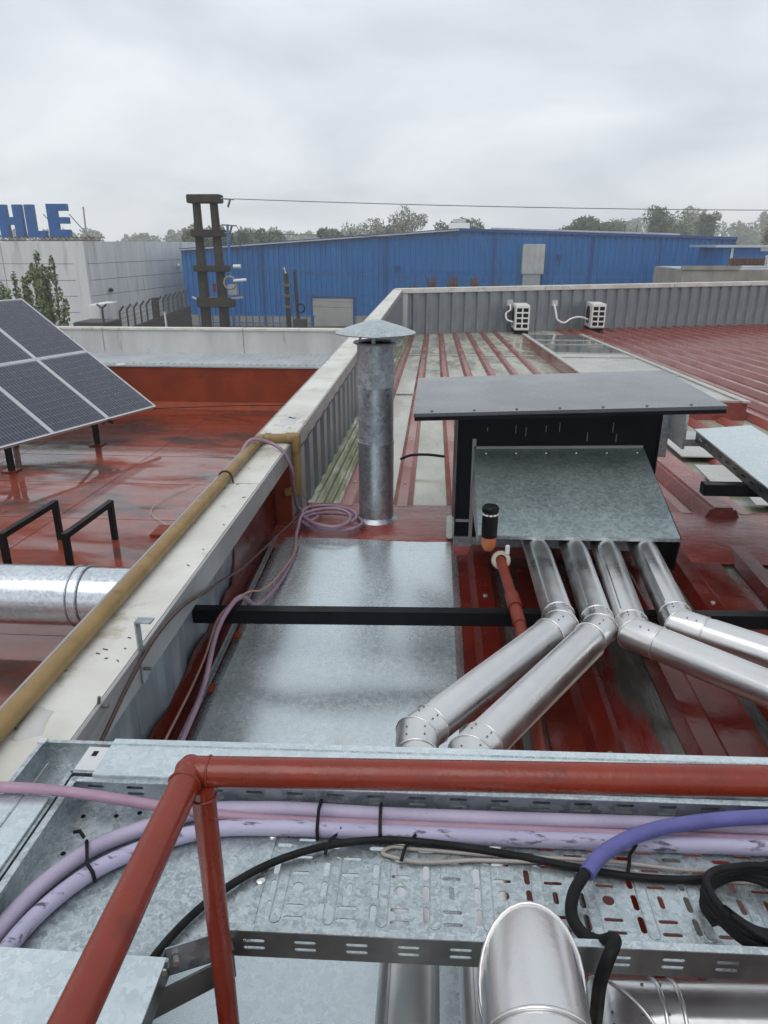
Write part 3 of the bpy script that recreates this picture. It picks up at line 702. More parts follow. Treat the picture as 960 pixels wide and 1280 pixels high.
# ------------------------------------------------------------------ ochre gas pipe
t = thing('gas_pipe', 'ochre painted gas pipe running along the parapet coping', 'pipe', (-.9, 2, .53))
pl = [(-.905, -.3, .534), (-.905, 3.62, .534), (-.722, 3.645, .534), (-.722, 3.645, .235), (-.79, 3.645, .225)]
part(t, 'pipe_run', MB().tube(pl, .0245, 20), 'ochre', 50)
for a, b in (((-.905, 3.55, .534), (-.905, 3.60, .534)), ((-.88, 3.6235, .534), (-.85, 3.628, .534)), ((-.77, 3.638, .534), (-.745, 3.642, .534)), ((-.722, 3.645, .50), (-.722, 3.645, .46)), ((-.905, 1.02, .534), (-.905, 1.06, .534))):
    part(t, 'fitting', MB().tube([a, b], .0295, 20), 'ochre', 50)
part(t, 'elbow', MB().tube([(-.76, 3.64, .534), (-.722, 3.645, .534), (-.722, 3.645, .49)], .0285, 20), 'ochre', 50)
for yy in (1.06, 2.95):
    part(t, 'saddle_clamp', MB().tube([(-.935, yy, .508)] + [(-.905 + .029 * math.cos(q), yy, .534 + .029 * math.sin(q)) for q in [R(180 - 20 * k) for k in range(10)]] + [(-.872, yy, .509)], .004, 6), 'brown', 60)

# strip bracket on the coping
t = thing('strip_bracket', 'bent galvanised strip bracket bolted to the coping fascia', 'bracket', (-.735, 1.57, .45))
part(t, 'strip', MB().box(-.7435, -.7395, 1.548, 1.575, .415, .600), 'galv_dark')
part(t, 'bent_top', MB().box(-.7395, -.70, 1.548, 1.575, .596, .600), 'galv_dark')
part(t, 'bolt', MB().tube([(-.7395, 1.561, .455), (-.720, 1.561, .455)], .005, 8), 'steel_dark')
solo('screw_stub', MB().tube([(-.744, 1.335, .500), (-.730, 1.335, .500)], .005, 8).tube([(-.752, 1.335, .507), (-.748, 1.335, .525)], .004, 8), 'steel_dark', 'small dark screw stub on the coping edge near the trays', 'screw', (-.74, 1.335, .5))

# ------------------------------------------------------------------ hoses and cables on the near roof
def hose(name, pts, r, m, label, cat='hose', seg=10, sub=8, group=None):
    P = spline(pts, sub); return solo(name, MB().tube(P, r, seg), m, label, cat, tuple(P[0]), 70, group=group)
cl = [(-1.02, 3.3, .25), (-.955, 3.33, .47), (-.905, 3.44, .575), (-.82, 3.49, .545), (-.755, 3.46, .515), (-.722, 3.46, .45), (-.735, 3.60, .27), (-.715, 3.70, .10), (-.62, 3.67, .085)]
for k in range(0, 30):
    q = R(215 + k * 36); rx = .155 + .02 * math.sin(k * .45); ry = .135 + .05 * math.sin(k * .33 + 1)
    cl.append((-.545 + .02 * math.sin(k * .7) + rx * math.cos(q), 3.60 + .05 * math.cos(k * .35) + ry * math.sin(q), .075 + .0018 * k + .006 * math.sin(k)))
cl += [(-.70, 3.50, .08), (-.668, 3.22, .062), (-.672, 2.90, .06), (-.700, 2.55, .12), (-.715, 2.33, .255), (-.745, 2.24, .22), (-.765, 2.05, .07), (-.755, 1.75, .045), (-.735, 1.3, .04), (-.7, .9, .04)]
hose('coiled_hose', cl, .0095, 'mauve', 'thin mauve hose coiled on the ridge beside the flue', 'hose', 10, 5)
hose('thin_cable', [(-.70, 3.75, .1), (-.700, 3.685, .06), (-.66, 3.2, .075), (-.69, 2.65, .14), (-.715, 2.36, .245), (-.76, 2.28, .22), (-.80, 2.18, .10), (-.80, 1.75, .06), (-.78, 1.0, .05)], .0042, 'tan', 'thin tan cable hanging over the black beam', 'cable', 8)
hose('thin_cable', [(-.70, 3.9, .04), (-.71, 3.65, .10), (-.745, 3.38, .12), (-.79, 2.75, .20), (-.755, 2.32, .34), (-.735, 2.05, .425), (-.7345, 1.88, .475), (-.7345, 1.62, .500), (-.733, 1.45, .480), (-.725, 1.26, .45), (-.72, 1.0, .42)], .0055, 'brown', 'dark brown cable sagging along the coping fascia behind the strip bracket', 'cable', 8)
hose('thin_cable', [(-.72, 3.72, .40), (-.715, 3.74, .20), (-.66, 3.80, .06), (-.60, 3.72, .06)], .0035, 'tan', 'short tan cable dropping beside the gas pipe elbow', 'cable', 8)
hose('black_hose', [(-.22, 5.0, .03), (-.15, 5.05, .045), (-.05, 5.06, .05), (.1, 5.02, .05)], .010, 'blackm', 'short black hose lying on the roof between flue and housing', 'hose', 10)
hose('black_wire', [(-.94, 9.9, .52), (-1.1, 9.9, .3), (-1.9, 11.0, -.55), (-2.6, 12.5, -1.2), (-3.6, 13.1, -1.36), (-6.0, 12.9, -1.44)], .008, 'blackm', 'black wire draped from the parapet coping onto the lower roof', 'wire', 6)
hose('white_wire', [(-2.95, 7.3, ZL + .02), (-3.3, 7.7, ZL + .02), (-3.2, 8.6, ZL + .02), (-2.5, 9.6, ZL + .02)], .003, 'wwhite', 'thin pale wire lying across the lower roof by the drain', 'wire', 6)

# ------------------------------------------------------------------ lower roof equipment
t = thing('air_duct', 'large galvanised round duct crossing the lower roof', 'duct', (-4, 4.78, -1.3))
ya, za, rd = 4.78, -1.06, .232
part(t, 'duct_run', MB().tube([(-9, ya - .03, za), (-2.62, ya, za)], rd, 48, caps=False), 'galv_duct', 50)
part(t, 'duct_run', MB().tube([(-2.62, ya, za), (-2.05, ya, za)], rd - .006, 48, caps=False), 'galv_duct', 50)
for xx in (-2.62, -2.70, -5.2): part(t, 'joint_ring', MB().ring((xx, ya, za), (1, 0, 0), rd + .002, .008, 40), 'galv_dark', 80)
part(t, 'collar', MB().tube([(-2.12, ya, za), (-1.9, ya + .25, za + .02)], rd + .012, 40), 'black', 50)
part(t, 'outlet', MB().tube([(-1.9, ya + .25, za + .02), (-1.3, ya + 1.0, za + .02)], rd - .03, 40), 'galv_duct', 50)
part(t, 'cradle', MB().box(-6.2, -6.1, 4.6, 4.96, ZL, -1.27), 'black')
part(t, 'cradle', MB().box(-8.2, -8.1, 4.6, 4.96, ZL, -1.27), 'black')
def uframe(xa, ya_, xb, yb_, label):
    t = thing('hoop_frame', label, 'frame', ((xa + xb) / 2, (ya_ + yb_) / 2, ZL), 'black hoop frames on the lower roof')
    zt_ = -1.06
    part(t, 'post', MB().bar((xa, ya_, ZL), (xa, ya_, zt_), .055), 'black'); part(t, 'post', MB().bar((xb, yb_, ZL), (xb, yb_, zt_), .055), 'black')
    part(t, 'rail', MB().bar((xa, ya_ - .03, zt_ - .0265), (xb, yb_ + .03, zt_ - .0265), .056), 'black')
uframe(-3.44, 6.02, -3.40, 6.92, 'black hoop frame standing in front of the duct, nearer the parapet')
uframe(-4.04, 5.98, -3.99, 6.88, 'black hoop frame standing in front of the duct, farther from the parapet')
# solar panels
bq = Vector((.380, .925, 0)).normalized(); nq = Vector((-bq.y, bq.x, 0)); tl = R(30)
uq = nq * math.cos(tl) + Vector((0, 0, math.sin(tl))); kq = bq.cross(uq) * 1
if kq.z < 0: kq = -kq
c0 = Vector((0, 0, 1.5)) + (Vector((-3.081, 7.677, -.2)) - Vector((0, 0, 1.5))) * 1.5
MW, ML = 1.02, 1.64
def pm_box(a0, a1, l0, l1, h0, h1):
    b = MB(); v = lambda a, l, h: (-bq * a + uq * l + kq * h)
    b.hexa([v(a0, l0, h0), v(a1, l0, h0), v(a1, l1, h0), v(a0, l1, h0)], [v(a0, l0, h1), v(a1, l0, h1), v(a1, l1, h1), v(a0, l1, h1)]); return b
def pmesh(b, n, m): me = b.mesh(n); me.materials.append(M[m]); return me
cw, cl_ = (MW - .07) / 6, (ML - .08) / 10
cellm = pmesh(pm_box(.003, cw - .003, .003, cl_ - .003, 0, .0012), 'cell', 'glasscell')
busm = pmesh(pm_box(.0, .0012, 0, ML - .08, .0011, .0016), 'busbar', 'alu')
def solar(i, j, label):
    o = thing('solar_module', label, 'solar panel', c0 - bq * (MW + .012) * i + uq * (ML + .012) * j, 'solar panels of the tilted array')
    for nm, args, m in (('frame', (0, MW, 0, .018, -.035, .006), 'alu'), ('frame', (0, MW, ML - .018, ML, -.035, .006), 'alu'), ('frame', (0, .018, .0181, ML - .0181, -.035, .006), 'alu'), ('frame', (MW - .018, MW, .0181, ML - .0181, -.035, .006), 'alu'), ('backsheet', (.018, MW - .018, .018, ML - .018, -.006, .0), 'backsheet')):
        link(nm, pmesh(pm_box(*args), nm, m), o)
    for a in range(6):
        for l in range(10):
            link('cell', cellm, o, -bq * (.035 + a * cw) + uq * (.04 + l * cl_) + kq * .0005)
        for f in (.33, .67): link('busbar', busm, o, -bq * (.035 + a * cw + cw * f) + uq * .04 + kq * .0005)
solar(0, 0, 'solar panel at the lowest corner of the array nearest the red wall')
solar(0, 1, 'solar panel at the top of the array edge nearest the red wall')
solar(1, 0, 'solar panel second along the bottom row from the red wall')
solar(1, 1, 'solar panel second along the top row from the red wall')
solar(2, 0, 'solar panel third along the bottom row, farther from the red wall')
solar(2, 1, 'solar panel third along the top row, farther from the red wall')
t = thing('solar_rack', 'dark steel posts and rails carrying the solar array', 'rack', (-5, 9.4, ZL))
def sp(a, l, h): return c0 - bq * a + uq * l + kq * h
for l in (.42, 1.2, 2.1, 2.9):
    part(t, 'rail', MB().bar(sp(-.08, l, -.065), sp(3.1, l, -.065), .045, .05, kq), 'steel_dark')
for a in (1.05, 2.6):
    for l in (.30, 2.6):
        p = sp(a, l, -.09); part(t, 'post', MB().bar((p.x, p.y, ZL), p, .07), 'black')
        part(t, 'base_plate', MB().box(p.x - .1, p.x + .1, p.y - .1, p.y + .1, ZL + .007, ZL + .02), 'red_flat')
    part(t, 'brace', MB().bar(sp(a, .3, -.09) - Vector((0, 0, .25)), sp(a, 1.3, -.09), .04), 'black')
    part(t, 'purlin', MB().bar(sp(a, .05, -.11), sp(a, 3.2, -.11), .06, .06, kq), 'steel_dark')
p = sp(2.6, .3, -.3); part(t, 'brace', MB().bar((p.x, p.y, p.z), (p.x - .5, p.y - .75, ZL + .1), .05), 'black')
part(t, 'clamp', MB().bar(sp(.98, -.06, -.04), sp(1.1, .1, -.05), .04), 'black')

# ------------------------------------------------------------------ cable trays in the foreground
ZT = .52; TS = math.tan(R(1.0))
def sy(x, y): return y + TS * (x + .3)
t = thing('perforated_tray', 'open perforated galvanised cable tray with side bend holding the lilac hoses', 'cable tray', (0, .9, ZT))
x0, x1, y0, y1 = -.28, 1.9, .735, 1.03
holes = []; rims = []
for i in range(26):
    cx = x0 + .055 + i * .083
    for (yy, ln) in ((.815, .030), (.855, .030), (.895, .030)): holes.append(slot(cx, yy, .0095, ln))
    rims.append((cx, .855, .017, .128))
    cx2 = cx + .0415
    for yy in (.800, .822): holes.append(slot(cx2, yy, .030, .0065))
    if i % 2: holes.append(slot(cx2, .857, .0085, .024))
    else: holes.append([(cx2 + .0095 * math.cos(q), .857 + .0095 * math.sin(q)) for q in [2 * math.pi * k / 12 for k in range(12)]])
    for yy in (.885, .918): holes.append(slot(cx2, yy, .030, .0065))
    holes.append(slot(cx2 - .04, .942, .032, .009)); holes.append(slot(cx2, .955, .030, .0065))
    holes.append(slot(cx2 - .01, .772, .034, .0105)); rims.append((cx2 - .01, .772, .044, .019))
me = holed('tray_floor', [(x0, y0), (x1, y0), (x1, y1), (x0, y1)], [h for h in holes if max(p[0] for p in h) < x1 - .01], .0016, 'galv')
o = link('tray_floor', me, t); o.location = Vector((0, TS * .3, ZT - .001)) - t.location; o.rotation_euler = (0, 0, R(1.0))
for k_, (cx, cy, lx, ly) in enumerate(rims):
    if cx > x1 - .03: continue
    pts = [(px_, sy(px_, py_), ZT + .0003) for px_, py_ in slot(cx, cy, lx, ly, 6)]
    part(t, 'pressed_rim', MB().tube(pts, .0009, 5, closed=True), 'galv', 80)
def rail_with_slots(length, h, n, m, name):
    hs = []
    for i in range(n):
        cx = .04 + i * .075
        if cx > length - .03: break
        hs += [slot(cx, h * .36, .032, .0065), slot(cx, h * .64, .032, .0065)]
    return holed(name, [(0, 0), (length, 0), (length, h), (0, h)], hs, .0015, m)
o = link('side_rail', rail_with_slots(2.17, .05, 40, 'steel_dark', 'side_rail'), t); o.location = Vector((-.28, sy(-.28, .734), ZT)) - t.location; o.rotation_euler = (R(90), 0, R(1.0))
part(t, 'rail_flange', MB().bar((-.28, sy(-.28, .739), ZT + .051), (1.9, sy(1.9, .739), ZT + .051), .012, .002), 'galv')
o = link('side_rail', rail_with_slots(2.54, .05, 40, 'galv_dark', 'side_rail'), t); o.location = Vector((-.65, sy(-.65, 1.031), ZT)) - t.location; o.rotation_euler = (R(90), 0, R(1.0))
part(t, 'rail_flange', MB().bar((-.65, sy(-.65, 1.026), ZT + .051), (1.9, sy(1.9, 1.026), ZT + .051), .012, .002), 'galv')
# bend section, plain floor, chamfered inside corner
part(t, 'bend_floor', MB().hexa([(-.65, sy(-.65, 1.03), ZT - .0044), (-.65, .1, ZT - .0044), (-.357, .1, ZT - .0044), (-.357, .700, ZT - .0044), (-.27, .738, ZT - .0044), (-.25, sy(-.25, .738), ZT - .0044), (-.25, sy(-.25, 1.03), ZT - .0044)],
                                [(-.65, sy(-.65, 1.03), ZT - .0022), (-.65, .1, ZT - .0022), (-.357, .1, ZT - .0022), (-.357, .700, ZT - .0022), (-.27, .738, ZT - .0022), (-.25, sy(-.25, .738), ZT - .0022), (-.25, sy(-.25, 1.03), ZT - .0022)]), 'galv')
part(t, 'side_rail', MB().box(-.6515, -.650, .1, 1.024, ZT - .004, ZT + .05), 'galv')
part(t, 'rail_flange', MB().box(-.652, -.640, .1, 1.024, ZT + .05, ZT + .052), 'galv')
part(t, 'inner_rail', MB().bar((-.357, .700, ZT + .024), (-.281, .7335, ZT + .024), .0018, .052), 'galv_dark')
part(t, 'inner_rail', MB().bar((-.357, .1, ZT + .024), (-.357, .699, ZT + .024), .0018, .052), 'steel_dark')
part(t, 'joint_plate', MB().bar((-.352, .696, ZT + .018), (-.20, .731, ZT + .016), .003, .036), 'steel_dark') if 0 else None
part(t, 'splice_lap', MB().box(-.265, -.255, sy(-.26, .742), sy(-.26, 1.02), ZT, ZT + .002), 'galv')
for (bx, by) in ((-.262, .765), (-.262, .865), (-.262, .96)):
    part(t, 'bolt', MB().lathe((bx, by, ZT), [(.008, .001), (.008, .004), (.0055, .0055), (0, .006)], 10), 'steel', 40)
for (bx, by) in ((-.275, .7305), (-.345, .703), (-.358, .688)):
    part(t, 'bolt', MB().tube([(bx, by, ZT + .03), (bx + .004, by - .010, ZT + .03)], .0055, 8), 'steel', 40)
part(t, 'bend_cover', MB().box(-.66, -.348, .1, .682, ZT + .0535, ZT + .057), 'galv_big')
part(t, 'bend_cover_lip', MB().box(-.66, -.346, .678, .684, ZT + .040, ZT + .0534), 'galv')
for (bx, by) in ((-.62, .985), (-.615, .90), (-.61, .82), (-.52, 1.0), (-.56, .99)):
    part(t, 'floor_hole_rim', MB().lathe((bx, by, ZT - .002), [(.0045, .0), (.0040, .0012), (0, .0012)], 10), 'black', 40)
# narrow outer tray with lids
t = thing('narrow_tray', 'narrow galvanised cable tray with lids rounding the parapet coping', 'cable tray', (-.4, 1.1, ZT))
part(t, 'floor', MB().hexa([(-.755, sy(-.755, 1.040), ZT - .002), (1.9, sy(1.9, 1.040), ZT - .002), (1.9, sy(1.9, 1.125), ZT - .002), (-.755, sy(-.755, 1.125), ZT - .002)],
                           [(-.755, sy(-.755, 1.040), ZT), (1.9, sy(1.9, 1.040), ZT), (1.9, sy(1.9, 1.125), ZT), (-.755, sy(-.755, 1.125), ZT)]), 'galv')
part(t, 'floor', MB().box(-.755, -.664, .2, 1.03, ZT - .002, ZT), 'galv')
def wallbar(a, b, n='side_rail', m='galv', h=.052):
    part(t, n, MB().bar((a[0], a[1], ZT + h / 2), (b[0], b[1], ZT + h / 2), .0018, h), m)
    part(t, 'rail_flange', MB().bar((a[0], a[1], ZT + h + .001), (b[0], b[1], ZT + h + .001), .009, .002), m)
wallbar((-.757, sy(-.757, 1.126)), (1.9, sy(1.9, 1.126))); wallbar((-.757, sy(-.757, 1.126)), (-.757, .2)); wallbar((-.660, 1.038), (-.660, .2)); wallbar((-.660, 1.038), (1.9, sy(1.9, 1.038) + .004))
part(t, 'corner_tab', MB().box(-.764, -.748, sy(-.757, 1.116), sy(-.757, 1.130), ZT + .0545, ZT + .058), 'alu')
part(t, 'lid', MB().hexa([(-.612, sy(-.612, 1.030), ZT + .056), (1.9, sy(1.9, 1.045), ZT + .056), (1.9, sy(1.9, 1.150), ZT + .056), (-.612, sy(-.612, 1.132), ZT + .056)],
                         [(-.612, sy(-.612, 1.030), ZT + .060), (1.9, sy(1.9, 1.045), ZT + .060), (1.9, sy(1.9, 1.150), ZT + .060), (-.612, sy(-.612, 1.132), ZT + .060)]), 'galv_big')
part(t, 'lid_rib', MB().bar((-.612, sy(-.612, 1.115), ZT + .0605), (1.9, sy(1.9, 1.125), ZT + .0605), .003, .002), 'galv')
part(t, 'lid_lip', MB().bar((-.612, sy(-.612, 1.030), ZT + .052), (1.9, sy(1.9, 1.045), ZT + .052), .002, .012), 'galv_dark')
part(t, 'lid', MB().box(-.772, -.662, .2, .965, ZT + .056, ZT + .060), 'galv_big')
part(t, 'lid_rib', MB().box(-.712, -.709, .2, .965, ZT + .0603, ZT + .062), 'galv')
part(t, 'latch_plate', MB().box(-.655, -.614, sy(-.63, 1.045), sy(-.63, 1.110), ZT + .0545, ZT + .0562), 'alu')
part(t, 'latch_slot', MB().box(-.640, -.630, 1.078, 1.092, ZT + .0563, ZT + .0568), 'black')
for bx in (-.70, -.665, -.63): part(t, 'floor_hole_rim', MB().lathe((bx, 1.055, ZT), [(.0045, .0), (.0040, .0012), (0, .0012)], 10), 'black', 40)
# tray supports
t = thing('tray_trestle', 'red steel plate and legs carrying the cable trays', 'trestle', (-.3, .75, 0))
part(t, 'plate', MB().box(-.36, -.262, .60, .72, .36, .366), 'red_near')
part(t, 'leg', MB().box(-.35, -.31, .66, .70, -.12, .359), 'red_near'); part(t, 'leg', MB().box(1.4, 1.44, .86, .90, -.12, .515), 'red_near')
part(t, 'cross_bar', MB().box(-.76, .98, .86, .90, .478, .514), 'galv_dark') if 0 else None
part(t, 'joint_channel', MB().bar((-.385, .655, .50), (-.272, .735, .50), .004, .045), 'steel_dark')

# ------------------------------------------------------------------ red handrail
t = thing('handrail', 'red painted tubular handrail crossing in front of the cable trays', 'handrail', (-.29, .70, 0))
RZ = .88; rr_ = .0190
part(t, 'top_rail', MB().tube([(2.4, .823, RZ), (-.291, .704, RZ)], rr_, 28), 'railred', 50)
part(t, 'side_rail', MB().tube([(-.291, .710, RZ), (-.300, -.6, RZ)], rr_, 28), 'railred', 50)
part(t, 'weld', MB().lathe((-.291, .704, RZ), [(0, -.0208), (.010, -.0185), (.0185, -.009), (.0208, 0), (.0185, .009), (.010, .0185), (0, .0208)], 24), 'railred', 80)
part(t, 'post', MB().tube([(2.38, .80, RZ - .01), (2.38, .80, -.12)], .0150, 24), 'railred', 50)
part(t, 'weld_bead', MB().ring((-.268, .7052, RZ), (1, .045, 0), .0192, .0017, 28), 'railred', 80); part(t, 'weld_bead', MB().ring((-.2915, .680, RZ), (0, 1, 0), .0192, .0017, 28), 'railred', 80)
part(t, 'weld_bead', MB().ring((-.273, .690, RZ - .024), (0, 0, 1), .0152, .002, 28), 'railred', 80)
part(t, 'post', MB().tube([(-.273, .690, RZ - .010), (-.273, .690, -.12)], .0150, 24), 'railred', 50)

# ------------------------------------------------------------------ hoses in the tray
def insul(name, pts, r, m, label, ties=(), cat='hose'):
    P = spline(pts, 8); o = solo(name, MB().tube(P, r, 16), m, label, cat, tuple(P[0]), 70)
    return o, P
ha, Pa = insul('insulated_hose', [(-.64, .45, .532), (-.638, .70, .533), (-.606, .828, .534), (-.560, .900, .534), (-.490, .950, .534), (-.392, .998, .534), (-.292, 1.009, .534), (-.07, 1.010, .534), (.162, 1.014, .534), (.39, 1.020, .534), (1.88, 1.044, .534)], .0135, 'lilac', 'lilac insulated hose against the far rail of the perforated tray')
hb, Pb = insul('insulated_hose', [(-.612, .42, .532), (-.610, .66, .533), (-.585, .775, .534), (-.541, .850, .534), (-.450, .920, .534), (-.366, .955, .534), (-.253, .966, .534), (-.067, .968, .534), (.158, .970, .534), (.378, .975, .534), (1.88, 1.002, .534)], .0135, 'lilac2', 'pale lilac hose with black scuffs curving through the tray bend')
hc, Pc = insul('insulated_hose', [(-1.1, .93, .60), (-.90, .955, .592), (-.757, .968, .592), (-.669, .970, .590), (-.60, .972, .582), (-.486, .982, .556), (-.40, .986, .540), (-.328, .988, .532), (-.068, .989, .530), (.159, .992, .530), (.602, .999, .530), (1.88, 1.022, .530)], .0095, 'pink', 'dusty pink hose crossing the narrow tray and lying between the lilac ones')
hd, Pd = insul('insulated_hose', [(1.88, 1.042, .57), (.80, 1.03, .568), (.602, 1.018, .566), (.486, .999, .566), (.398, .975, .566), (.33, .941, .566), (.283, .902, .566), (.263, .876, .564)], .0125, 'violet', 'blue-violet insulated hose arching over the tray into a black sleeve')
g = MB(); P = spline([(.263, .880, .564), (.237, .844, .553), (.230, .813, .546), (.239, .786, .546), (.257, .761, .56), (.273, .741, .588), (.262, .722, .584), (.254, .716, .55), (.254, .716, .48), (.26, .72, .36)], 12)
g.tube(P, .0095, 12); sl = part(hd, 'taped_sleeve', g, 'blackm', 70)
bcab = hose('black_cable', [(-.395, .60, .529), (-.389, .700, .529), (-.371, .750, .529), (-.334, .814, .529), (-.261, .886, .530), (-.174, .930, .532), (-.066, .950, .536), (.046, .948, .534), (.154, .938, .53), (.258, .921, .528), (.359, .908, .528), (.463, .912, .528), (.577, .946, .53), (1.88, .97, .53)], .0065, 'blackm', 'single black cable sweeping across the perforated tray floor', 'cable', 12)
gc = hose('grey_cable', [(1.88, 0.957, .526), (.576, .938, .526), (.444, .930, .526), (.342, .938, .526), (.236, .940, .526), (.128, .940, .525), (-.01, .944, .525), (-.058, .943, .525), (-.066, .934, .525), (-.036, .922, .525), (.1, .928, .525), (.234, .930, .525), (.362, .916, .525), (.491, .914, .525), (1.88, 0.932, .525)], .0034, 'greyc', 'thin grey cable doubled back in a loop on the tray', 'cable', 8)
hose('white_tie_loop', [(-.43, .905, .528), (-.45, .915, .530), (-.475, .905, .528), (-.478, .890, .528), (-.455, .882, .528), (-.43, .885, .528)], .0022, 'white', 'small white loop of cord beside the lilac hoses', 'cord', 6)
cl = []
for k in range(58):
    q = R(200 - k * 25); rr2 = 1 + .05 * math.sin(k * 1.7)
    cl.append((.522 + .078 * rr2 * math.cos(q), .848 + .066 * rr2 * math.sin(q), .531 + .0007 * k + .004 * math.sin(k * .9)))
cl += [(.50, .772, .57), (.56, .762, .58), (.64, .770, .585), (.8, .80, .58), (1.88, .86, .53)]
cb = hose('coiled_cable', cl, .0062, 'blackm', 'thick black cable wound into a coil on the tray', 'cable', 10, 4)
def tie(parent, c, d, r, tail=None):
    d = Vector(d).normalized(); g = MB(); g.ring(c, d, r, .0022, 20, 6)
    c = Vector(c); g.box(-.004, .004, -.004, .004, -.003, .003, Matrix.Translation(c + Vector((0, 0, r + .002))))
    if tail: g.tube([c + Vector((0, 0, r)), c + Vector(tail)], .002, 6)
    part(parent, 'cable_tie', g, 'blackm', 60)
def tieloop(parent, pts, w_=.003):
    g = MB(); g.tube([Vector(p) for p in pts], w_, 6); part(parent, 'cable_tie', g, 'blackm', 60)
for xx in (-.185, -.075):
    tieloop(ha, [(xx, 1.027, .530), (xx, 1.024, .546), (xx, 1.010, .551), (xx + .001, .99, .558), (xx + .002, .968, .5505), (xx + .003, .953, .546), (xx + .004, .951, .526)])
tieloop(hb, [(-.575, .905, .534), (-.568, .899, .550), (-.556, .875, .552), (-.545, .852, .551), (-.532, .842, .545), (-.528, .838, .528)])
tieloop(hb, [(-.575, .905, .551), (-.585, .912, .558), (-.592, .905, .562)])
for (xx, yy) in ((-.160, .936), (-.03, .93), (.345, .933)):
    tieloop(bcab if xx < -.1 else gc, [(xx - .004, yy - .016, .527), (xx, yy - .006, .537), (xx + .003, yy + .006, .5385), (xx + .008, yy + .018, .533), (xx + .02, yy + .028, .545)])
tieloop(bcab, [(-.235, .958, .524), (-.226, .964, .534), (-.222, .972, .540)])

# ------------------------------------------------------------------ background: blue warehouse
YB = 71.
t = thing('blue_warehouse', 'long blue corrugated warehouse with low gabled roofline', 'warehouse', (1, YB, -6))
def topz(x):
    return .999 + (x + 24.155) * (2.744 - .999) / 26.333 if x < 2.178 else 2.744 - (x - 2.178) * (2.744 - 1.98) / 24.6
g = MB(); n = 0; x = -24.3; step = .125
pr = [(0, 0), (.50, 0), (.58, -.11), (.80, -.11), (.9, 0)]; pit = .50; pts = []
while x < 27.0:
    for f, d in pr: pts.append((x + f * pit / .9 * .9, d))
    x += pit
for (xa, da), (xb, db) in zip(pts, pts[1:]):
    g.face([(xa, YB + da, -5.0), (xb, YB + db, -5.0), (xb, YB + db, topz(xb)), (xa, YB + da, topz(xa))])
part(t, 'cladding', g, 'blue', stuff=True)
part(t, 'plinth', MB().box(-24.3, 27, YB - .05, YB + .3, -6, -5.0), 'concrete')
for xa, xb in ((-24.4, 2.178), (2.178, 21.5), (21.5, 27.1)):
    part(t, 'eaves_trim', MB().hexa([(xa, YB - .25, topz(xa) - .12), (xb, YB - .25, topz(xb) - .12), (xb, YB - .10, topz(xb) - .12), (xa, YB - .10, topz(xa) - .12)],
                                    [(xa, YB - .25, topz(xa) + .12), (xb, YB - .25, topz(xb) + .12), (xb, YB - .10, topz(xb) + .12), (xa, YB - .10, topz(xa) + .12)]), 'bluetrim' if xa < 20 and xa > 3 or xa < 0 else 'bluetrim')
part(t, 'roof', MB().hexa([(-24.4, YB - .09, .9), (2.178, YB - .09, 2.65), (27.1, YB - .09, 1.9), (27.1, YB + 45, 1.9), (2.178, YB + 45, 2.65), (-24.4, YB + 45, .9)],
                          [(-24.4, YB - .09, 1.1), (2.178, YB - .09, 2.86), (27.1, YB - .09, 2.1), (27.1, YB + 45, 2.1), (2.178, YB + 45, 2.86), (-24.4, YB + 45, 1.1)]), 'tin')
part(t, 'side_wall', MB().box(-24.3, -24.1, YB + .1, YB + 45, -6, .9), 'blue')
part(t, 'roof_flashing', MB().bar((5, YB - .15, topz(5) + .19), (22, YB - .15, topz(22) + .19), .15, .14), 'tin')
for xx in (-16.5, -4.6, 5.4, 14.3, 20.5):
    part(t, 'downpipe', MB().tube([(xx, YB - .22, -5.9), (xx, YB - .22, topz(xx) - .1)], .07, 8), 'bluetrim')
for zz2 in (-3.1, -.9):
    part(t, 'sheet_lap', MB().box(-24.2, 26.9, YB - .135, YB - .115, zz2, zz2 + .05), 'blue')
part(t, 'gutter', MB().bar((-24.4, YB - .34, topz(-24.4) - .02), (2.1, YB - .34, topz(2.1) - .02), .14, .12), 'vent')
sh = part(t, 'roller_door', MB().box(-11.75, -7.85, YB - .16, YB - .08, -6, -3.4), 'shutter')
for i in range(12): part(sh, 'slat', MB().box(-11.7, -7.9, YB - .19, YB - .161, -5.95 + .21 * i, -5.79 + .21 * i), 'shutter')
part(t, 'door_frame', MB().box(-11.95, -11.76, YB - .22, YB - .07, -6, -3.2), 'bluetrim'); part(t, 'door_frame', MB().box(-7.84, -7.65, YB - .22, YB - .07, -6, -3.2), 'bluetrim')
part(t, 'door_lintel', MB().box(-11.75, -7.85, YB - .22, YB - .07, -3.39, -3.2), 'bluetrim')
v = part(t, 'vent_duct', MB().box(7.95, 9.95, YB - 1.0, YB - .07, -1.1, 1.5), 'vent', bevel=.05)
part(v, 'lower_louvre', MB().box(8.1, 9.7, YB - .8, YB - .07, -2.4, -1.11), 'galv_dark')
for xx in (8.4, 9.0, 9.5): part(v, 'seam', MB().box(xx, xx + .04, YB - 1.03, YB - 1.001, -1.1, 1.5), 'galv_dark')
part(t, 'flood_lamp', MB().box(11.2, 11.6, YB - .5, YB - .07, .35, .6), 'bluetrim', bevel=.03)
part(t, 'flood_lamp', MB().box(-3.8, -3.3, YB - .5, YB - .07, -.6, -.4), 'bluetrim', bevel=.03)
rv = part(t, 'roof_ventilator', MB().box(1.2, 3.2, YB + 3, YB + 5, 2.86, 3.4), 'white', bevel=.05)
part(rv, 'ventilator_cap', MB().box(1.6, 2.8, YB + 3.2, YB + 4.6, 3.4, 3.75), 'tin', bevel=.04)
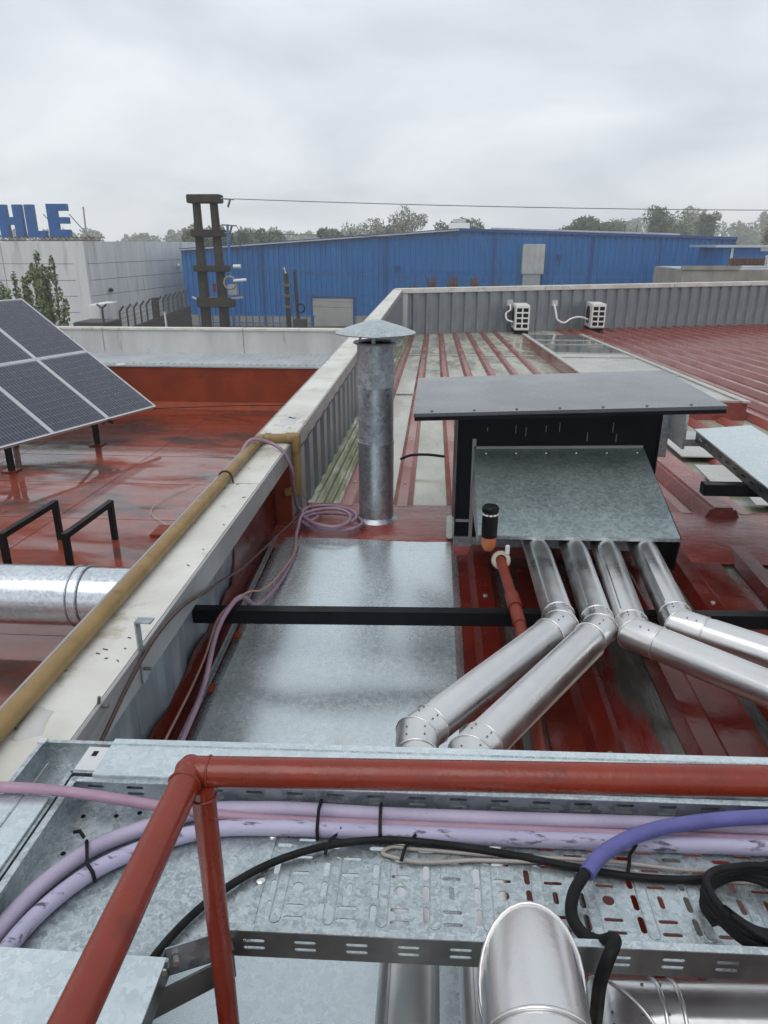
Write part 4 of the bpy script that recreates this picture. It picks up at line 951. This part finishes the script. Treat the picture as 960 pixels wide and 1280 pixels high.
part(t, 'service_wire', MB().tube(spline([(-20, YB - .4, -1.0), (-8, YB - .4, -1.25), (4, YB - .4, -1.5), (26, YB - .4, -1.6)], 8), .018, 6), 'bluetrim')
part(t, 'rail_post', MB().tube([(-19.2, YB - 1.5, -6), (-19.2, YB - 1.5, 3.2)], .12, 8), 'blue')
for xx in (17.2, 18.3, 20.0, 22.4, 23.8): part(t, 'roof_mast', MB().tube([(xx, YB + .5, topz(xx)), (xx, YB + .5, topz(xx) + .9)], .05, 6), 'steel_dark')
for (xx, zz_, s_) in ((-.2, -1.9, .5), (1.3, -1.8, .6), (3.1, -1.7, .5), (4.6, -2.2, .6), (-1.6, -2.3, .45)):
    pass
# blue yard fence in front of the plinth
t = thing('yard_fence', 'blue railings at the foot of the blue warehouse', 'fence', (-14, 66, -6))
for i in range(18): part(t, 'post', MB().box(-21.5 + .62 * i, -21.42 + .62 * i, 66, 66.08, -6, -4.6), 'bluetrim')
for z in (-5.9, -5.3, -4.65): part(t, 'rail', MB().box(-21.6, -10.8, 65.95, 65.99, z, z + .1), 'blue')
# shrubs with rusty twigs against the blue wall
def twig_bush(cx, cy, z0, z1, w_, seed, label):
    rr = random.Random(seed); g = MB()
    for i in range(40):
        q = rr.random() * 6.28; a = rr.random(); h = z0 + (z1 - z0) * (.45 + .55 * rr.random())
        g.tube([(cx, cy, -6), (cx + .3 * w_ * math.cos(q), cy + .3 * math.sin(q), z0), (cx + w_ * a * math.cos(q), cy + .5 * a * math.sin(q), h)], .028, 4)
    solo('twiggy_shrub', g, 'rust', label, 'shrub', (cx, cy, -6))
for i, (cx, zt_, w_) in enumerate(((-1.9, -1.9, .5), (-.25, -1.1, .45), (1.55, -1.0, .6), (3.5, -1.2, .5), (5.4, -1.7, .5))):
    twig_bush(cx, 67, -3, zt_, w_, i, ['rust-brown twiggy shrub against the blue wall, nearest the roller door', 'rust-brown twiggy shrub against the blue wall, second from the roller door', 'rust-brown twiggy shrub against the blue wall, midmost of five', 'rust-brown twiggy shrub against the blue wall, second from the wall duct', 'rust-brown twiggy shrub against the blue wall, nearest the wall duct'][i])

# annex and concrete building on the right
t = thing('blue_annex', 'small blue annex with flat pale roof beside the warehouse end', 'building', (24, 62, -6))
part(t, 'wall', MB().box(22.3, 26.2, 60.5, 66, -6, 1.25), 'blue')
part(t, 'roof_slab', MB().box(21.4, 29, 59.8, 66, 1.25, 1.42), 'tin')
part(t, 'sign_strip', MB().box(25.0, 26.6, 60.3, 60.45, .98, 1.24), 'white')
part(t, 'downpipe', MB().tube([(22.9, 60.4, -.2), (22.9, 60.4, 1.2)], .1, 8), 'white')
t = thing('concrete_building', 'grey concrete flat-roofed building before the blue annex', 'building', (23, 58, -6))
part(t, 'wall', MB().box(17.6, 40, 55, 62, -6, -.22), 'concrete')
part(t, 'parapet', MB().box(17.5, 21.5, 54.9, 55.1, -.22, .05), 'concrete'); part(t, 'roof_membrane', MB().box(17.7, 40, 55.2, 61.9, -.22, -.16), 'tin')
part(t, 'roof_plant', MB().box(20.0, 21.2, 55.6, 57, -.16, .02), 'darkconc'); part(t, 'roof_plant', MB().box(22.5, 25.6, 57.2, 58.6, -.16, .0), 'tin', bevel=.05)
t = thing('mesh_stack', 'rust-brown mesh pallets stacked on the concrete roof', 'pallet', (23.2, 58, 0))
for i in range(9): part(t, 'bar', MB().box(21.9 + .29 * i, 22.06 + .29 * i, 57.8, 57.9, -.16, .50), 'rust')
for z in (-.1, .1, .3, .47): part(t, 'shelf', MB().box(21.9, 24.4, 57.7, 57.79, z, z + .06), 'rust')
part(t, 'panel', MB().box(21.9, 24.4, 57.95, 58.1, -.16, .49), 'rust')
solo('white_tank', MB().box(24.6, 25.2, 57.8, 58.4, -.16, .72), 'white', 'white upright cabinet beside the rusty mesh stack', 'cabinet', (24.9, 58, 0), bevel=.05)

# precast building
t = thing('precast_building', 'pale precast panel building under the blue letter sign', 'building', (-32, 65, -6))
YC = 60.; XC = -28.6; ZTOP = 1.70
zs = [-6, -3.9, -2.6, -1.35, -.05, ZTOP]
for i, (a, b) in enumerate(zip(zs, zs[1:])):
    for k_ in range(3):
        part(t, 'panel', MB().box(XC - 7.0 * (k_ + 1), XC - 7.0 * k_ - .05 - (.95 if k_ == 0 else 0), YC, YC + .25, a + .04, b), 'precast')
    n_ = 5; dx, dy = (-26.3 - XC) / n_, (83 - YC) / n_
    for k_ in range(n_):
        q0 = Vector((XC + dx * k_, YC + .3 + dy * k_, 0)); q1 = Vector((XC + dx * (k_ + 1), YC + .3 + dy * (k_ + 1) - .06, 0))
        part(t, 'panel', MB().bar(q0 + Vector((-.12, 0, (a + .04 + b) / 2)), q1 + Vector((-.12, 0, (a + .04 + b) / 2)), .24, b - a - .04), 'precast')
part(t, 'corner_pier', MB().box(XC - 1.0, XC + .04, YC - .14, YC + .2, -6, ZTOP + .02), 'precast')
part(t, 'backing', MB().hexa([(-50, YC + .26, -6), (XC - .26, YC + .26, -6), (-26.6, 83, -6), (-50, 83, -6)], [(-50, YC + .26, ZTOP - .06), (XC - .26, YC + .26, ZTOP - .06), (-26.6, 83, ZTOP - .06), (-50, 83, ZTOP - .06)]), 'mortar')
part(t, 'wall_lamp', MB().lathe((-28.1, YC + 3.0, -2.25), [(0, -.2), (.2, -.1), (.2, .1), (0, .2)], 10), 'black')
part(t, 'wall_lamp', MB().lathe((-26.75, YC + 17, -.6), [(0, -.2), (.2, -.1), (.2, .1), (0, .2)], 10), 'white')
# letter sign
t = thing('letter_sign', 'large blue block letters on a lattice truss above the pale building', 'sign', (-33, 61, ZTOP))
def lett(polys, x, w_, z0, h, y=61.):
    g = MB()
    for poly in polys: g.prism([(x + p[0] * w_, z0 + p[1] * h) for p in poly], y, y + .45)
    part(t, 'letter', g, 'signblue')
z0, h = 2.02, 2.50
rc = lambda a, b, c_, d: [(a, b), (c_, b), (c_, d), (a, d)]
lett([rc(0, 0, .36, 1), rc(.64, 0, 1, 1), rc(.3601, .38, .6399, .62)], -35.98, 2.02, z0, h)
lett([rc(0, 0, .47, 1), rc(.4701, 0, 1, .20)], -33.66, 1.52, z0, h)
lett([rc(0, 0, .47, 1), rc(.4701, 0, 1, .22), rc(.4701, .40, 1, .60), rc(.4701, .79, 1, 1)], -31.80, 1.70, z0 + .04, h)
lett([[(0, 0), (.30, 0), (.62, 1), (.38, 1)], [(.70, 0), (1, 0), (.62, 1), (.50, .62)], rc(.31, .20, .69, .40)], -38.57, 2.35, z0, h)
for x, dx in ((-32.4, 1.3), (-30.2, 1.35)):
    part(t, 'stay', MB().bar((x, 61.6, 3.8), (x + dx, 62.4, 1.75), .07), 'steel_dark')
for z in (1.74, 2.0): part(t, 'truss_chord', MB().box(-45, -27.4, 61.1, 61.18, z, z + .05), 'rust')
for i in range(50):
    xa = -45 + .35 * i; part(t, 'truss_web', MB().bar((xa, 61.14, 1.77), (xa + (.35 if i % 2 else -.0), 61.14, 2.0), .04), 'rust')
    part(t, 'truss_web', MB().bar((xa, 61.05, 2.0), (xa + .3, 61.05, 1.77), .035), 'rust')
solo('flag_pole', MB().tube([(-28.95, 61.5, 1.6), (-28.88, 61.5, 4.35)], .07, 8), 'galv_dark', 'bare grey pole on the roof beside the blue letters', 'pole', (-28.95, 61.5, 1.6))

# boundary wall with bent fence posts
A = Vector((-19.6, 44.5, 0)); B = Vector((-21.6, 64, 0)); t = thing('block_boundary_wall', 'dark block boundary wall topped by bent wire-fence posts', 'wall', (-20.5, 54, -6))
wdv = (B - A).normalized()
part(t, 'wall_core', MB().bar(A + Vector((0, 0, -4.8)), B + Vector((0, 0, -4.8)), .16, 2.4), 'mortar')
nb = int((B - A).length / .8)
for r_ in range(8):
    for i in range(nb):
        p = A + wdv * (.8 * i + (.4 if r_ % 2 else 0)); part_ = None
        q0 = p + Vector((0, 0, -3.75 - .3 * r_)); q1 = p + wdv * .76 + Vector((0, 0, -3.75 - .3 * r_))
        if r_ == 0 and i == 0:
            b_ = MB(); b_.bar((0, 0, 0), wdv * .76, .24, .27); bmesh_ = b_.mesh('block'); bmesh_.materials.append(M['block'])
        link('block', bmesh_, t, q0 - Vector(t.location))
np_ = 13
b_ = MB(); b_.tube([(0, 0, 0), (0, 0, 1.15), (.30, .0, 1.5)], .065, 6); pmm = b_.mesh('fence_post'); pmm.materials.append(M['block'])
for i in range(np_):
    p = A + (B - A) * ((i + .2) / np_) ** 1.0; link('fence_post', pmm, t, p + Vector((0, 0, -3.62)) - Vector(t.location))
for z in (-3.2, -2.9, -2.6): part(t, 'fence_wire', MB().tube([A + Vector((0, 0, z)), B + Vector((0, 0, z))], .012, 4), 'block')
part(t, 'pillar', MB().bar(A + (B - A) * .46 + Vector((-.1, 0, -5)), A + (B - A) * .46 + Vector((-.1, 0, -2.2)), .4), 'darkconc')
t = thing('fence_post', 'lone forked fence post before the pale building corner', 'post', (-20.3, 44, -6))
part(t, 'shaft', MB().tube([(-20.35, 44, -6), (-20.35, 44, -2.2)], .07, 6), 'block')
part(t, 'fork', MB().tube([(-20.35, 44, -2.2), (-20.65, 44, -1.95)], .06, 6), 'block'); part(t, 'fork', MB().tube([(-20.35, 44, -2.2), (-20.05, 44, -1.95)], .06, 6), 'block')
solo('dark_shed', MB().box(-22.6, -20.5, 44.5, 47, -6, -3.1), 'block', 'low dark shed behind the leafy shrub', 'shed', (-21.5, 46, -6), bevel=.05)
solo('pale_shed', MB().box(-23.2, -22.3, 48, 51, -6, -2.3), 'precast', 'low pale shed behind the leafy shrub and forked post', 'shed', (-22.5, 50, -6), bevel=.05)

# concrete twin-pole pylon
t = thing('twin_pole_pylon', 'dark concrete twin-pole pylon with stacked crossbeams before the blue warehouse', 'pylon', (-12.1, 40, -6))
def leg(xt, xb): part(t, 'pole', MB().hexa([(xb - .27, 39.75, -6), (xb + .27, 39.75, -6), (xb + .27, 40.25, -6), (xb - .27, 40.25, -6)], [(xt - .19, 39.85, 3.55), (xt + .19, 39.85, 3.55), (xt + .19, 40.15, 3.55), (xt - .19, 40.15, 3.55)]), 'darkconc', bevel=.05)
leg(-12.62, -12.62); leg(-11.70, -11.50)
for z, xa, xb, h_ in ((3.5, -13.02, -11.28, .42), (1.85, -12.95, -11.22, .36), (.10, -12.98, -11.15, .34), (-1.75, -12.95, -11.0, .52), (-3.75, -13.05, -11.0, .7)):
    part(t, 'crossbeam', MB().box(xa, xb, 39.55, 40.45, z, z + h_), 'darkconc', bevel=.04)
for z in (3.72, 2.45, 2.05):
    part(t, 'bracket', MB().tube([(-11.3, 39.8, z), (-10.55, 39.8, z - .05)], .04, 6), 'steel_dark')
    part(t, 'insulator', MB().tube([(-10.75, 39.8, z - .04), (-10.9, 39.8, z - .42)], .055, 8), 'steel_dark')
part(t, 'jumper', MB().tube(spline([(-10.55, 39.8, 2.45), (-10.35, 39.8, 2.1), (-10.35, 39.8, 1.5), (-10.7, 39.8, 1.0)], 6), .02, 5), 'steel_dark')
tr = part(t, 'switch_box', MB().box(-11.15, -10.65, 39.5, 39.9, -1.1, -.55), 'galv_dark', bevel=.03)
part(tr, 'switch_arm', MB().bar((-11.0, 39.6, -1.25), (-10.35, 39.6, -1.2), .1), 'galv_dark')
part(tr, 'insulator', MB().tube([(-10.8, 39.5, -.35), (-10.1, 39.5, -.30)], .08, 8), 'white')
part(tr, 'insulator', MB().tube([(-10.75, 39.5, .38), (-10.35, 39.5, .38)], .10, 8), 'white')
part(tr, 'cable_hoop', MB().ring((-11.0, 39.5, -.45), (0, 1, 0), .32, .05, 20), 'concrete', 60)
part(t, 'lamp_stub', MB().bar((-13.2, 39.7, -1.2), (-12.9, 39.7, -1.35), .07), 'white')
solo('red_notice', MB().box(-12.0, -11.83, 39.62, 39.66, -.95, -.5), 'pvc', 'small faded red plate on the pylon between its poles', 'plate', (-11.9, 39.64, -.7))
def wire(a, b, sag, r, label):
    a, b = Vector(a), Vector(b); pts = []
    for i in range(25):
        u = i / 24; p = a.lerp(b, u); p.z -= sag * 4 * u * (1 - u); pts.append(p)
    solo('overhead_wire', MB().tube(pts, r, 5), 'steel_dark', label, 'wire', tuple(a))
wire((-10.6, 39.8, 3.70), (24, 47, 3.35), .15, .022, 'topmost overhead wire strung from the pylon head')
wire((-10.6, 39.8, 2.05), (12, 68, 2.0), .1, .016, 'overhead wire strung from the second pylon crossbeam towards the warehouse')
wire((-10.4, 39.5, .4), (14, 60, -1.6), .3, .014, 'thin overhead wire strung from the third pylon crossbeam')
t = thing('drop_pole', 'dark slim pole carrying cable drops before the roller door', 'pole', (-9.9, 50, -6))
part(t, 'pole', MB().tube([(-9.95, 50, -6), (-10.05, 50, -.35)], .17, 10), 'darkconc')
part(t, 'tip', MB().tube([(-10.05, 50, -.36), (-10.15, 50, .05)], .04, 6), 'white')
for z in (-1.2, -1.9, -2.6): part(t, 'clamp', MB().box(-10.3, -9.75, 49.75, 50.2, z, z + .18), 'steel_dark')
t = thing('meter_pole', 'thinner dark pole with a cable ring and box before the roller door', 'pole', (-9.3, 50, -6))
part(t, 'pole', MB().tube([(-9.25, 50, -6), (-9.45, 50, -.1)], .12, 10), 'darkconc')
part(t, 'cable_ring', MB().ring((-9.1, 49.8, -2.6), (0, 1, 0), .28, .06, 18), 'blackm', 60)
part(t, 'box', MB().box(-9.6, -8.7, 49.6, 50.0, -4.6, -3.3), 'block', bevel=.04)
for k_, (ya2, xb2, zb2) in enumerate(((50, -5.5, -2.2), (50, -4.8, -2.6), (50, -4.0, -3.0))):
    wire((-9.3, 50, -1.6 - .4 * k_), (xb2 + 3, 58, zb2), .2, .014, ['upper', 'middle', 'lower'][k_] + ' thin wire drooping from the dark pole past the roller door')
solo('white_stake', MB().tube([(-15.6, 42, -6), (-15.7, 42, -2.2)], .06, 8), 'white', 'thin white stake at the end of the dark block wall', 'post', (-15.6, 42, -6))

# ------------------------------------------------------------------ trees
def crown_mesh(name, blobs, nleaf, size, seed, m, z0=0):
    rr = random.Random(seed); g = MB()
    per = nleaf // len(blobs)
    for (cx, cy, cz, rx, rz) in blobs:
        for i in range(per):
            while True:
                p = Vector((rr.uniform(-1, 1), rr.uniform(-1, 1), rr.uniform(-1, 1)))
                l = p.length
                if l < 1 and rr.random() < .25 + l: break
            q = Vector((cx + p.x * rx, cy + p.y * rx, cz + p.z * rz))
            a = Vector((rr.uniform(-1, 1), rr.uniform(-1, 1), rr.uniform(-1, 1))).normalized(); b = a.orthogonal().normalized()
            s_ = size * (.6 + .8 * rr.random())
            g.face([q - a * s_, q - b * s_ * .5, q + a * s_, q + b * s_ * .5])
    me = g.bm and bpy.data.meshes.new(name); g.bm.to_mesh(me); g.bm.free(); me.materials.append(M[m]); return me
def tree(name, cx, cy, ztop, hc, wc, kind, seed, label, gap=1., nleaf=2600, leaf=.22, group=None, z0=-6):
    rr = random.Random(seed); t = thing(name, label, 'tree', (cx, cy, z0), group)
    zt_ = ztop - z0; zc = zt_ - hc
    g = MB(); g.tube([(cx, cy, z0), (cx + .1, cy, z0 + zc * .6), (cx, cy, z0 + zt_ - hc * .5)], .22, 7, rf=lambda u: .24 - .15 * u)
    tips = []
    for i in range(9):
        q = rr.random() * 6.28; a = Vector((cx, cy, z0 + zc * (.7 + .3 * rr.random()) + hc * .3 * rr.random()))
        b = Vector((cx + wc * .42 * math.cos(q) * (.4 + .6 * rr.random()), cy + wc * .42 * math.sin(q), z0 + zc + hc * (.45 + .45 * rr.random())))
        g.tube([a, a.lerp(b, .5) + Vector((0, 0, hc * .06)), b], .06, 5, rf=lambda u: .08 - .06 * u); tips.append(b)
    part(t, 'trunk', g, 'bark', 60)
    blobs = []
    for b in tips + [Vector((cx, cy, z0 + zt_ - hc * .25))]:
        r_ = wc * (.13 + .11 * rr.random()) * gap; blobs.append((b.x - cx, b.y - cy, b.z - z0, r_, min(r_, hc * .3)))
    for i in range(6):
        q = rr.random() * 6.28; u = rr.random()
        blobs.append((wc * .36 * u * math.cos(q), wc * .36 * u * math.sin(q), zc + hc * (.3 + .5 * rr.random()), wc * .14 * gap, hc * .18 * gap))
    link('crown', crown_mesh('crown', blobs, nleaf, leaf, seed + 50, {'d': 'leaf_dark', 'm': 'leaf_mid', 'p': 'leaf_pale', 'o': 'leaf_olive'}[kind]), t)
# screen-independent rows: x at depth y
T = [
 (-41.0, 130, 4.2, 5, 6, 'm', 'hazy grey-green tree peeking past the bare roof pole', 1.), (-38.0, 128, 4.6, 5, 5, 'm', 'hazy tree with two clumps beside the bare roof pole', .9),
 (-35.2, 115, 2.9, 4, 7, 'd', 'low green tree over the precast building roof', 1.1), (-31.5, 112, 2.8, 4, 5, 'd', 'second low green tree over the precast building roof', 1.1),
 (-27.4, 110, 3.0, 4, 5, 'd', 'low dark tree in line with the precast building end', 1.1), (-24.0, 116, 3.2, 4, 4, 'm', 'small tree right behind the pylon', 1.1),
 (-18.4, 130, 3.9, 4.4, 5.2, 'd', 'rounded dark tree over the low warehouse eave', 1.2), (-12.6, 132, 5.5, 6, 8.5, 'p', 'sparse silvery tree over the warehouse roof, nearer the pylon', .8),
 (-9.0, 140, 4.5, 6, 7, 'm', 'soft green tree between the two sparse silvery trees', 1.1), (-4.2, 128, 6.9, 7, 9, 'p', 'taller sparse silvery tree over the warehouse roof', .8),
 (4.0, 130, 5.0, 4, 8, 'd', 'wide low green tree beside the roof ventilator', 1.1), (22.2, 118, 5.0, 3.4, 7.5, 'd', 'dark flat-topped tree over the middle of the warehouse roof', 1.1),
 (32.5, 150, 5.2, 5, 9, 'm', 'hazy low tree left of the big rounded one past the roof ridge', 1.2), (40.8, 140, 7.0, 6, 8.5, 'd', 'big rounded tree over the right warehouse roof slope', 1.1),
 (46.0, 150, 5.0, 5, 7, 'm', 'low pale tree beside the big rounded one', 1.1), (56.5, 165, 7.6, 6, 4.5, 'd', 'dark upright tree standing out of the hazy wood', 1.2),
 (57.5, 128, 4.0, 6, 8, 'o', 'olive green tree beside the blue annex', 1.2), (63, 122, 4.8, 9, 9, 'o', 'broad olive tree behind the white cabinet', 1.2),
]
for i, (x, y, zt_, hc, wc, kd, lb, gp) in enumerate(T):
    tree('tree', x, y, zt_, hc, wc, kd, 20 + i, lb, gp, 2400 if gp > .9 else 1500, .30 if gp > .9 else .24)
# distant wood: nobody could count it
rr = random.Random(77); bl = []
for i in range(150):
    x = rr.uniform(-190, 260); y = rr.uniform(330, 390)
    far = 6.0 if x < 75 else 14.0
    h_ = far + rr.uniform(-2.5, 2.2) + 1.5 * math.sin(x * .13)
    for k_ in range(4): bl.append((x + rr.uniform(-3, 3), y, -6 + (h_ + 4.5) * rr.uniform(.35, .95), rr.uniform(3, 5.4), rr.uniform(2.4, 4)))
me = crown_mesh('distant_wood', bl, 60000, .95, 5, 'leaf_mid'); o = link('distant_wood', me); o['kind'] = 'stuff'; o['label'] = 'hazy far-off wood along the horizon'; o['category'] = 'wood'
# shrubs near the precast building
def leafy(cx, cy, z0, zt_, w_, seed, label, n=2600, leaf=.085):
    rr = random.Random(seed); t = thing('leafy_shrub', label, 'shrub', (cx, cy, -6))
    g = MB(); bl = []
    for i in range(11):
        q = rr.random() * 6.28; u = rr.random() ** .7; top = Vector((cx + w_ * .5 * u * math.cos(q), cy + w_ * .5 * u * math.sin(q), z0 + (zt_ - z0) * (1 - .55 * u * rr.random() - .1 * u)))
        base = Vector((cx + .2 * w_ * u * math.cos(q), cy + .2 * math.sin(q), -6)); g.tube([base, base.lerp(top, .6) + Vector((rr.uniform(-.1, .1), 0, 0)), top], .03, 5, rf=lambda v: .05 - .035 * v)
        for k_ in range(8):
            v = .25 + .75 * k_ / 7; p = base.lerp(top, v); 
            if p.z > z0 - 1: bl.append((p.x - cx + rr.uniform(-.1, .1), p.y - cy, p.z + 6, w_ * (.24 - .17 * v), .36))
    part(t, 'stems', g, 'bark', 60); link('foliage', crown_mesh('foliage', bl, n, leaf, seed, 'leaf_near'), t)
leafy(-19.05, 35, -3.0, .98, 2.0, 3, 'tall leafy shrub rising behind the solar array, beside the dark shed', 5200, .08)
leafy(-20.9, 35.5, -3.0, .25, 2.0, 6, 'shorter leafy shrub behind the solar array, away from the dark shed', 3600, .085)

# ------------------------------------------------------------------ rain haze
m = bpy.data.materials.new('rain_haze'); m.use_nodes = True; n = m.node_tree.nodes; n.clear()
po = n.new('ShaderNodeOutputMaterial'); pv = n.new('ShaderNodeVolumePrincipled')
pv.inputs['Color'].default_value = (1, 1, 1, 1); pv.inputs['Density'].default_value = .0013; pv.inputs['Anisotropy'].default_value = .2
m.node_tree.links.new(pv.outputs[0], po.inputs['Volume'])
M['haze'] = m
g = MB(); g.box(-340, 340, -30, 430, -7, 20); me = g.mesh('haze'); me.materials.append(m); o = link('haze', me); o['kind'] = 'stuff'
